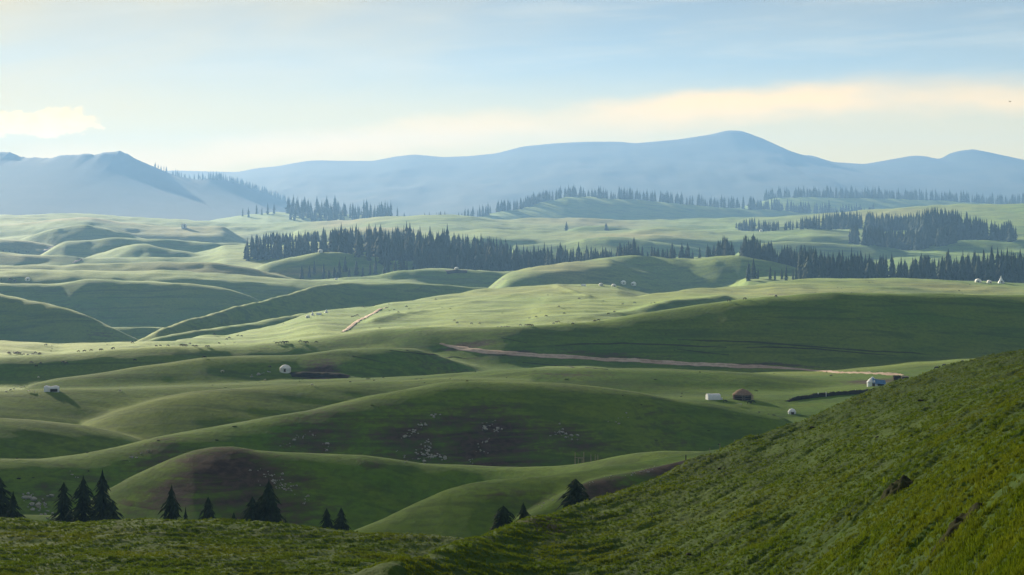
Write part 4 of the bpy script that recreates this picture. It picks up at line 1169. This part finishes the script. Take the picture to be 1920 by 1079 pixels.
cluster(28, [(1040,815),(1056,808),(1078,822)], (7, 6), 3.6, 'pale rock in the rightmost big outcrop on the dark hill', 'rocks of the right outcrop on the dark hill')
cluster(8, [(1150,792),(1180,776)], (6, 5), 2.8, 'faint pale stone high on the right of the dark hill', 'stones high right on the dark hill')
cluster(30, [(534,838),(552,822),(580,816),(620,828),(610,842)], (6, 4), 3.2, 'pale rock in the outcrop at the left of the dark hill above the saddle', 'rocks of the left outcrop on the dark hill')
cluster(6, [(884,862),(878,872)], (3, 2), 3.2, 'pale rock in the little heap just above the saddle', 'rocks of the heap above the saddle')
cluster(28, [(478,886),(500,895),(520,905)], (12, 6), 2.8, 'small pale stone strewn over the upper right of the brown hump', 'stones strewn on the brown hump')
cluster(22, [(518,912),(535,908),(548,918),(532,924)], (6, 4), 4.2, 'pale rock in the bright outcrop on the brown hump', 'rocks of the bright outcrop on the brown hump')
cluster(8, [(562,934),(578,942)], (8, 4), 2.8, 'pale stone below the bright outcrop on the brown hump', 'stones below the outcrop on the brown hump')
cluster(40, [(50,930),(62,945),(72,960),(88,945),(80,970)], (8, 8), 6.0, 'pale rock standing in for the pale bush at far left behind the knoll', 'rocks in place of the bush behind the knoll')  # these rocks stand in for a pale bush
cluster(9, [(240,868),(262,858),(278,844)], (5, 3), 3.2, 'pale stone on the long dark ridge left of the brown hump', 'stones on the ridge left of the brown hump')
cluster(4, [(134,884),(142,902)], (3, 2), 3.6, 'pale stone alone on the shaded slope at the left', 'stones on the shaded left slope')
cluster(30, [(1008,954),(1050,932),(1095,912),(1140,896),(1190,888)], (4, 2), 2.6, 'pale stone lying along the rib of the brown spur', 'stones along the rib of the brown spur')
cluster(10, [(1195,886),(1225,876)], (8, 3), 2.8, 'pale stone on the dark flank of the brown spur', 'stones on the flank of the brown spur')
cluster(9, [(505,697),(470,706)], (3, 1), 3.0, 'pale stone in the short line left of the white yurt', 'stones in line by the white yurt')
NB = [(1732,752,16,(1.3,1,0.9),'dark pointed boulder near the top of the grassy slope'), (1891,749,8,(1,1,1),'small dark boulder at the right edge of the grassy slope'),
      (1646,826,11,(1.2,1,0.7),'dark boulder midway along the upper grassy slope'), (1745,842,7,(1,1,0.8),'small dark stone below the middle of the grassy slope'),
      (1349,880,9,(1.2,1,0.7),'left one of two dark stones side by side on the left of the slope'), (1360,879,8,(1,1,0.8),'right one of two dark stones side by side on the left of the slope'),
      (1225,979,8,(1,1,0.9),'round black stone low on the left of the grassy slope'), (1290,1043,11,(1.1,1,0.9),'black stone near the bottom edge of the slope'),
      (1505,746,5,(1,1,1),'dark stone at the lower end of the turf wall'), (1885,1050,12,(1,1,0.7),'dark stone in the bottom right corner of the slope'),
      (1860,832,7,(1,1,1),'little dark stone right of the slope centre'), (1525,800,10,(1.6,1,0.5),'flat dark stone on the skyline of the grassy slope')]
for u, v, px, el, lab in NB: rock(u, v, px, lab, None, DROCKS, 25, el)
M_MOUND = simple_mat('dark_turf_mound', (0.040, 0.050, 0.012), 0.95, 0.6, 5.0, 0.05, (0.014, 0.013, 0.009))
def turf_mound(u, v, L, W, H, lab, seed):
    p = ground_uv(u, v, y0=25); n = 26
    gx, gy = np.meshgrid(np.linspace(-1, 1, n), np.linspace(-1, 1, n))
    X = p.x + gx * L * 0.5; Y = p.y + gy * W * 0.5
    r2 = np.clip(1 - gx ** 2 - gy ** 2, 0, 1)
    Z = zat(X.ravel(), Y.ravel()).reshape(n, n) - 0.08 + H * r2 ** 0.8 * (1 + 0.5 * fbm(X / 0.35, Y / 0.5, seed, 3)) - 0.25 * (r2 <= 0)
    i = np.arange(n - 1)[:, None] * n + np.arange(n - 1)[None]
    o = obj('turf_mound', mesh_np('turf_mound', np.stack([X, Y, Z], -1).reshape(-1, 3), np.stack([i, i + 1, i + 1 + n, i + n], -1).reshape(-1, 4), M_MOUND))
    tag(o, lab, 'mound')
turf_mound(1682, 912, 1.9, 2.4, 0.55, 'broad dark turf mound in the middle of the grassy slope', 3)
turf_mound(1795, 996, 2.0, 1.5, 0.34, 'long low hump, blackened to read as a hollow, near the bottom of the grassy slope', 4)  # dark of a hollow put into the colour of a raised hump

# ------------------------------------------------------------------ grazing animals
def animal_mesh(name, mat, kind):
    """one continuous skin over a skeleton, head down grazing, facing +x"""
    me = bpy.data.meshes.new('tmp')
    if kind == 'sheep':
        V = [(-0.45,0,0.62),(0,0,0.66),(0.40,0,0.62),(0.62,0,0.42),(0.72,0,0.18)]; Rd = [0.24,0.30,0.24,0.13,0.09]
        E = [(0,1),(1,2),(2,3),(3,4)]; legs = [(0,-0.42,0.16),(0,-0.42,-0.16),(2,0.36,0.15),(2,0.36,-0.15)]; kz, lr = 0.32, 0.055
    else:
        V = [(-0.85,0,1.12),(-0.25,0,1.10),(0.45,0,1.12),(0.85,0,1.02),(1.15,0,0.62),(1.32,0,0.28)]; Rd = [0.27,0.36,0.34,0.21,0.15,0.10]
        if kind == 'horse': Rd = [0.30,0.32,0.31,0.19,0.14,0.09]; V = [(x, y, z * 1.12 if i < 4 else z) for i, (x, y, z) in enumerate(V)]
        E = [(0,1),(1,2),(2,3),(3,4),(4,5)]; legs = [(0,-0.85,0.22),(0,-0.85,-0.22),(2,0.45,0.20),(2,0.45,-0.20)]; kz, lr = 0.55, 0.085
    V = list(V)
    for at_, x, y in legs:
        b = len(V); top = V[at_][2]
        hip = (x, y, top - 0.22 * (1 if kind != 'sheep' else 0.5)); back = -0.10 if x < 0 else 0.03
        V += [hip, (x + back, y, kz), (x, y, 0.02)]; Rd += [lr * 1.9, lr, lr * 0.9]
        E += [(at_, b), (b, b + 1), (b + 1, b + 2)]
    if kind != 'sheep':
        b = len(V); V += [(-1.08, 0, V[0][2] - 0.1), (-1.16, 0, 0.55)]; Rd += [0.06, 0.05]; E += [(0, b), (b, b + 1)]
    me.from_pydata(V, E, [])
    o = bpy.data.objects.new('tmp', me); COL.objects.link(o)
    sk = o.modifiers.new('s', 'SKIN'); sk.use_smooth_shade = True
    for i, r in enumerate(Rd):
        d = me.skin_vertices[0].data[i]; d.radius = (r, r); d.use_root = (i == 1)
    ss = o.modifiers.new('b', 'SUBSURF'); ss.levels = 1; ss.render_levels = 1
    dg = bpy.context.evaluated_depsgraph_get()
    out = bpy.data.meshes.new_from_object(o.evaluated_get(dg)); out.name = name
    out.materials.clear(); out.materials.append(mat)
    bpy.data.objects.remove(o); bpy.data.meshes.remove(me)
    return out
COW = animal_mesh('cow', M_BLACKHIDE, 'cow'); COW_B = animal_mesh('cow', M_BROWNHIDE, 'cow')
HORSE = animal_mesh('horse', M_BLACKHIDE, 'horse'); HORSE_W = animal_mesh('horse', M_WOOL, 'horse'); SHEEP = animal_mesh('sheep', M_WOOL, 'sheep')
def graze(lst, meshes, name, lab, grp, s=1.0, y0=330):
    for u, v in lst:
        p = ground_uv(u, v, y0=y0)
        if p is None: continue
        o = obj(name, rnd.choice(meshes), None, (p.x, p.y, p.z - 0.02), rnd.choice((0, math.pi)) + rnd.uniform(-0.7, 0.7))
        k = 0.74 * s * rnd.uniform(0.85, 1.1); o.scale = (k, k, k); tag(o, lab, name, grp)
graze([(519,643),(525,643),(531,642),(535,642),(538,641)], [HORSE], 'horse', 'black horse in the tight left bunch at the edge of the sunlit belt', 'horses in the tight bunch', 1.15)
graze([(563,642),(571,643),(575,644)], [HORSE], 'horse', 'black horse in the trio right of the tight bunch of horses', 'horses of the trio', 1.15)
graze([(593,644)], [HORSE], 'horse', 'black horse standing alone right of the trio', None)
graze([(417,699)], [HORSE_W], 'horse', 'white horse grazing alone on the meadow left of the white yurt', None, 1.1)
graze([(125,663),(139,662),(147,662),(158,661),(171,660),(188,659),(191,659),(205,657),(212,657)], [COW, COW_B], 'cow', 'dark cow in the file along the shadow edge of the sunlit left strip', 'cows in file on the left strip')
graze([(293,651),(301,650),(315,650),(340,649),(345,649),(349,649),(356,648),(362,649),(368,650),(387,650),(391,650)], [COW, COW_B], 'cow', 'dark cow in the second file farther right on the sunlit strip', 'cows in the second file')
graze([(411,646),(248,643),(86,650),(402,631),(446,633),(453,633),(425,640),(430,638)], [COW], 'cow', 'dark cow grazing apart on the sunlit strip', 'cows apart on the sunlit strip', 1.1)  # the first entry stands for a likely car, drawn as a cow
graze([(rnd.uniform(2, 78), rnd.uniform(660, 666)) for _ in range(20)], [COW, COW_B], 'cow', 'small dark cow in the crowded herd at the left edge of the strip', 'herd at the left edge', 0.95)
graze([(59,682),(76,684),(68,688),(118,683),(124,685)], [COW], 'cow', 'dark cow on the shaded meadow below the left strip', 'cows on the shaded left meadow')
graze([(253,678),(383,673),(506,690)], [COW], 'cow', 'lone dark cow on a fold of the shaded meadow', 'lone cows on the meadow')
graze([(660,595),(665,593),(670,592),(681,579),(701,575),(747,588),(762,577),(817,562)], [COW, COW_B], 'cow', 'dark cow near the pale dirt track on the sunlit belt', 'cows near the pale track')
graze([(852,602),(857,605),(884,605),(899,604),(1005,596),(1024,596),(1058,591),(1048,580),(1086,562)], [COW, COW_B], 'cow', 'dark cow spread out in the middle of the sunlit belt', 'cows on the middle of the belt')
graze([(875,614),(933,613),(940,613),(946,613),(951,612),(955,612),(976,610),(983,611),(986,608),(990,612),(994,612),(998,612),(1038,605),(1043,604),(1047,603)], [COW, COW_B], 'cow', 'dark cow in the herd strung along the lower edge of the sunlit belt', 'herd along the lower edge of the belt')
graze([(1074,608),(1115,602),(1122,601),(1141,592),(1152,585),(1190,570)], [COW], 'cow', 'dark cow on the right part of the sunlit belt below the crest', 'cows on the right of the belt')
graze([(1367,568),(1397,564),(1455,558)], [COW], 'cow', 'dark cow on the skyline of the broad dark hill', 'cows on the skyline of the dark hill', 1.2)
graze([(1360,754),(1405,757),(1412,756)], [HORSE], 'horse', 'black horse on the grass in front of the brown yurt', 'horses by the brown yurt', 0.9)
graze([(1757,694),(1771,690),(1805,681)], [COW], 'cow', 'dark cow just above the skyline of the near grassy slope', 'cows above the near skyline', 1.3)
graze([(72,711),(225,736),(497,713),(585,726)], [SHEEP], 'sheep', 'white sheep alone on the shaded meadow', 'sheep on the shaded meadow', 1.2)
graze([(12,737),(20,735),(26,731),(40,727),(45,726)], [SHEEP], 'sheep', 'white sheep in the little flock left of the humped tent', 'flock left of the humped tent', 1.1)
graze([(rnd.uniform(0, 36), rnd.uniform(525, 530)) for _ in range(14)], [COW, COW_B], 'cow', 'small dark cow in the herd left of the lone far yurt', 'herd by the lone far yurt')
graze([(6,471),(18,471),(29,471),(35,471),(50,472),(54,472)], [COW], 'cow', 'dark cow in the row on the far left pasture', 'cows on the far left pasture', 1.3)

# bird high over the right mountains
bm = bmesh.new()
ring_tube(bm, [(-0.28, 0, 0), (-0.1, 0, 0.02), (0.12, 0, 0.02), (0.26, 0, 0.0)], [0.015, 0.06, 0.065, 0.02], 8)
e = obj('bird', bm_mesh('bird', bm, M_BLACKHIDE, True), None, ((1894 - UC) / F * 420, 420, -(191 - VH) / F * 420)); tag(e, 'tiny dark bird gliding in the sky above the right mountains', 'bird')
for sy in (-1, 1):
    bm = bmesh.new()
    a = [bm.verts.new(c) for c in ((0.12, sy * 0.03, 0.03), (-0.1, sy * 0.03, 0.03), (-0.08, sy * 0.32, 0.12), (-0.05, sy * 0.62, 0.06), (0.10, sy * 0.34, 0.13))]
    bm.faces.new(a); bmesh.ops.solidify(bm, geom=bm.faces[:], thickness=0.012)
    obj('wing', bm_mesh('wing', bm, M_BLACKHIDE), e)
e.rotation_euler = (R(8), 0, R(15))

# ------------------------------------------------------------------ grass tussocks on the near slopes
def grass():
    g = np.random.RandomState(9)
    m = bpy.data.materials.new('grass_blades'); m.use_nodes = True
    nt = m.node_tree; nt.nodes.clear()
    out = nd(nt, 'ShaderNodeOutputMaterial'); df = nd(nt, 'ShaderNodeBsdfDiffuse'); tl = nd(nt, 'ShaderNodeBsdfTranslucent'); mx = nd(nt, 'ShaderNodeMixShader')
    oi = nd(nt, 'ShaderNodeObjectInfo'); geo = nd(nt, 'ShaderNodeNewGeometry')
    patch = noise_tex(nt, geo.outputs['Position'], 0.09, 4, 0.6)
    c = mixc(nt, oi.outputs['Random'], (0.072, 0.128, 0.006), (0.140, 0.195, 0.008))
    c = mixc(nt, mth(nt, 'MULTIPLY', smooth(nt, patch, 0.42, 0.7), 0.5), c, (0.190, 0.205, 0.014))
    nt.links.new(c, df.inputs['Color']); nt.links.new(c, tl.inputs['Color'])
    mx.inputs[0].default_value = 0.45
    nt.links.new(df.outputs[0], mx.inputs[1]); nt.links.new(tl.outputs[0], mx.inputs[2]); nt.links.new(mx.outputs[0], out.inputs['Surface'])
    coll = bpy.data.collections.new('grass_tufts')
    for k in range(4):
        V, Fc = [], []
        for _ in range(24):
            a = g.uniform(0, 6.28); rr = g.uniform(0, 0.20) * math.sqrt(g.rand()); bx, by = rr * math.cos(a), rr * math.sin(a)
            d = g.uniform(0, 6.28); h = g.uniform(0.05, 0.15); ln = g.uniform(0.02, 0.10); w = g.uniform(0.007, 0.015)
            px, py = -math.sin(d) * w, math.cos(d) * w
            b = len(V)
            V += [(bx - px, by - py, -0.05), (bx + px, by + py, -0.05), (bx + math.cos(d) * ln * 0.4 + px * 0.8, by + math.sin(d) * ln * 0.4 + py * 0.8, h * 0.62),
                  (bx + math.cos(d) * ln * 0.4 - px * 0.8, by + math.sin(d) * ln * 0.4 - py * 0.8, h * 0.62), (bx + math.cos(d) * ln, by + math.sin(d) * ln, h)]
            Fc += [(b, b + 1, b + 2), (b, b + 2, b + 3), (b + 3, b + 2, b + 4)]
        me = mesh_np('grass_tuft', V, Fc, m)
        coll.objects.link(bpy.data.objects.new('grass_tuft', me))
    n = 430000
    u = g.uniform(-420, 2560, n)
    y1 = np.where(u < 700, 177.0, np.interp(u, [700, 858, 880, 1100, 1400, 1600, 1920, 2400], [176, 170, 124, 160, 202, 228, 272, 322]))
    y0 = np.where(u < 760, 95.0, 34.0)
    Y = y0 * (y1 / y0) ** g.rand(n)
    X = (u - UC) / F * Y
    # tussocks gather on the tops of the treads
    keep = g.rand(n) < np.clip(0.62 + 0.45 * fbm(X / 9.0, Y / 14.0, 91, 2) + 1.0 * fbm((0.6 * X + 0.8 * Y) / 5.5, (-0.8 * X + 0.6 * Y) / 0.95, 21, 3), 0.06, 1.0)
    X, Y = X[keep], Y[keep]
    Z = zat(X, Y)
    me = bpy.data.meshes.new('grass'); me.vertices.add(len(X)); me.vertices.foreach_set('co', np.stack([X, Y, Z], 1).astype(np.float32).ravel())
    sca = me.attributes.new('size', 'FLOAT', 'POINT'); sca.data.foreach_set('value', (g.uniform(0.4, 1.0, len(X)) * (1 + 1.0 * (g.rand(len(X)) < 0.03))).astype(np.float32))
    rot = me.attributes.new('turn', 'FLOAT', 'POINT'); rot.data.foreach_set('value', g.uniform(0, 6.28, len(X)).astype(np.float32))
    o = obj('grass', me); tag(o, 'rough green grass tufts all over the near slopes', 'grass', None, 'stuff')
    ng = bpy.data.node_groups.new('grass', 'GeometryNodeTree')
    ng.interface.new_socket('Geometry', in_out='INPUT', socket_type='NodeSocketGeometry'); ng.interface.new_socket('Geometry', in_out='OUTPUT', socket_type='NodeSocketGeometry')
    N = ng.nodes; gi = N.new('NodeGroupInput'); go = N.new('NodeGroupOutput'); ip = N.new('GeometryNodeInstanceOnPoints'); ci = N.new('GeometryNodeCollectionInfo')
    ci.inputs['Collection'].default_value = coll; ci.inputs['Separate Children'].default_value = True; ci.inputs['Reset Children'].default_value = True
    a1 = N.new('GeometryNodeInputNamedAttribute'); a1.data_type = 'FLOAT'; a1.inputs['Name'].default_value = 'size'
    a2 = N.new('GeometryNodeInputNamedAttribute'); a2.data_type = 'FLOAT'; a2.inputs['Name'].default_value = 'turn'
    cx = N.new('ShaderNodeCombineXYZ')
    L = ng.links
    L.new(a2.outputs['Attribute'], cx.inputs['Z']); L.new(cx.outputs[0], ip.inputs['Rotation']); L.new(a1.outputs['Attribute'], ip.inputs['Scale'])
    L.new(gi.outputs[0], ip.inputs['Points']); L.new(ci.outputs[0], ip.inputs['Instance']); ip.inputs['Pick Instance'].default_value = True
    L.new(ip.outputs[0], go.inputs[0])
    md = o.modifiers.new('tufts', 'NODES'); md.node_group = ng
grass()

# dark hummocks and tussocks dotted over the meadows
def hummocks():
    g = np.random.RandomState(31)
    bm = bmesh.new(); bmesh.ops.create_icosphere(bm, subdivisions=1, radius=0.5)
    co = np.array([v.co[:] for v in bm.verts]); fi = np.array([[v.index for v in f.verts] for f in bm.faces]); bm.free()
    n = 900
    u = g.uniform(-60, 1900, n); Y = g.uniform(470, 1500, n)
    X = (u - UC) / F * Y
    k = g.rand(n) < np.clip(0.45 + 1.2 * fbm(X / 90.0, Y / 90.0, 55, 2), 0, 1); X, Y = X[k], Y[k]
    Z = zat(X, Y); n = len(X)
    w = g.uniform(0.4, 1.6, n) ** 1.4; d = g.uniform(0.3, 0.8, n); h = g.uniform(0.15, 0.5, n)
    J = g.uniform(0.75, 1.25, (n, len(co), 1))
    V = co[None] * J * np.stack([w, d, h], 1)[:, None] + np.stack([X, Y, Z + 0.03], 1)[:, None]
    Fc = fi[None] + (np.arange(n) * len(co))[:, None, None]
    o = obj('hummocks', mesh_np('hummocks', V.reshape(-1, 3), Fc.reshape(-1, 3), M_TURFWALL)); tag(o, 'small dark tussocks dotted over the meadows', 'tussocks', None, 'stuff')
hummocks()
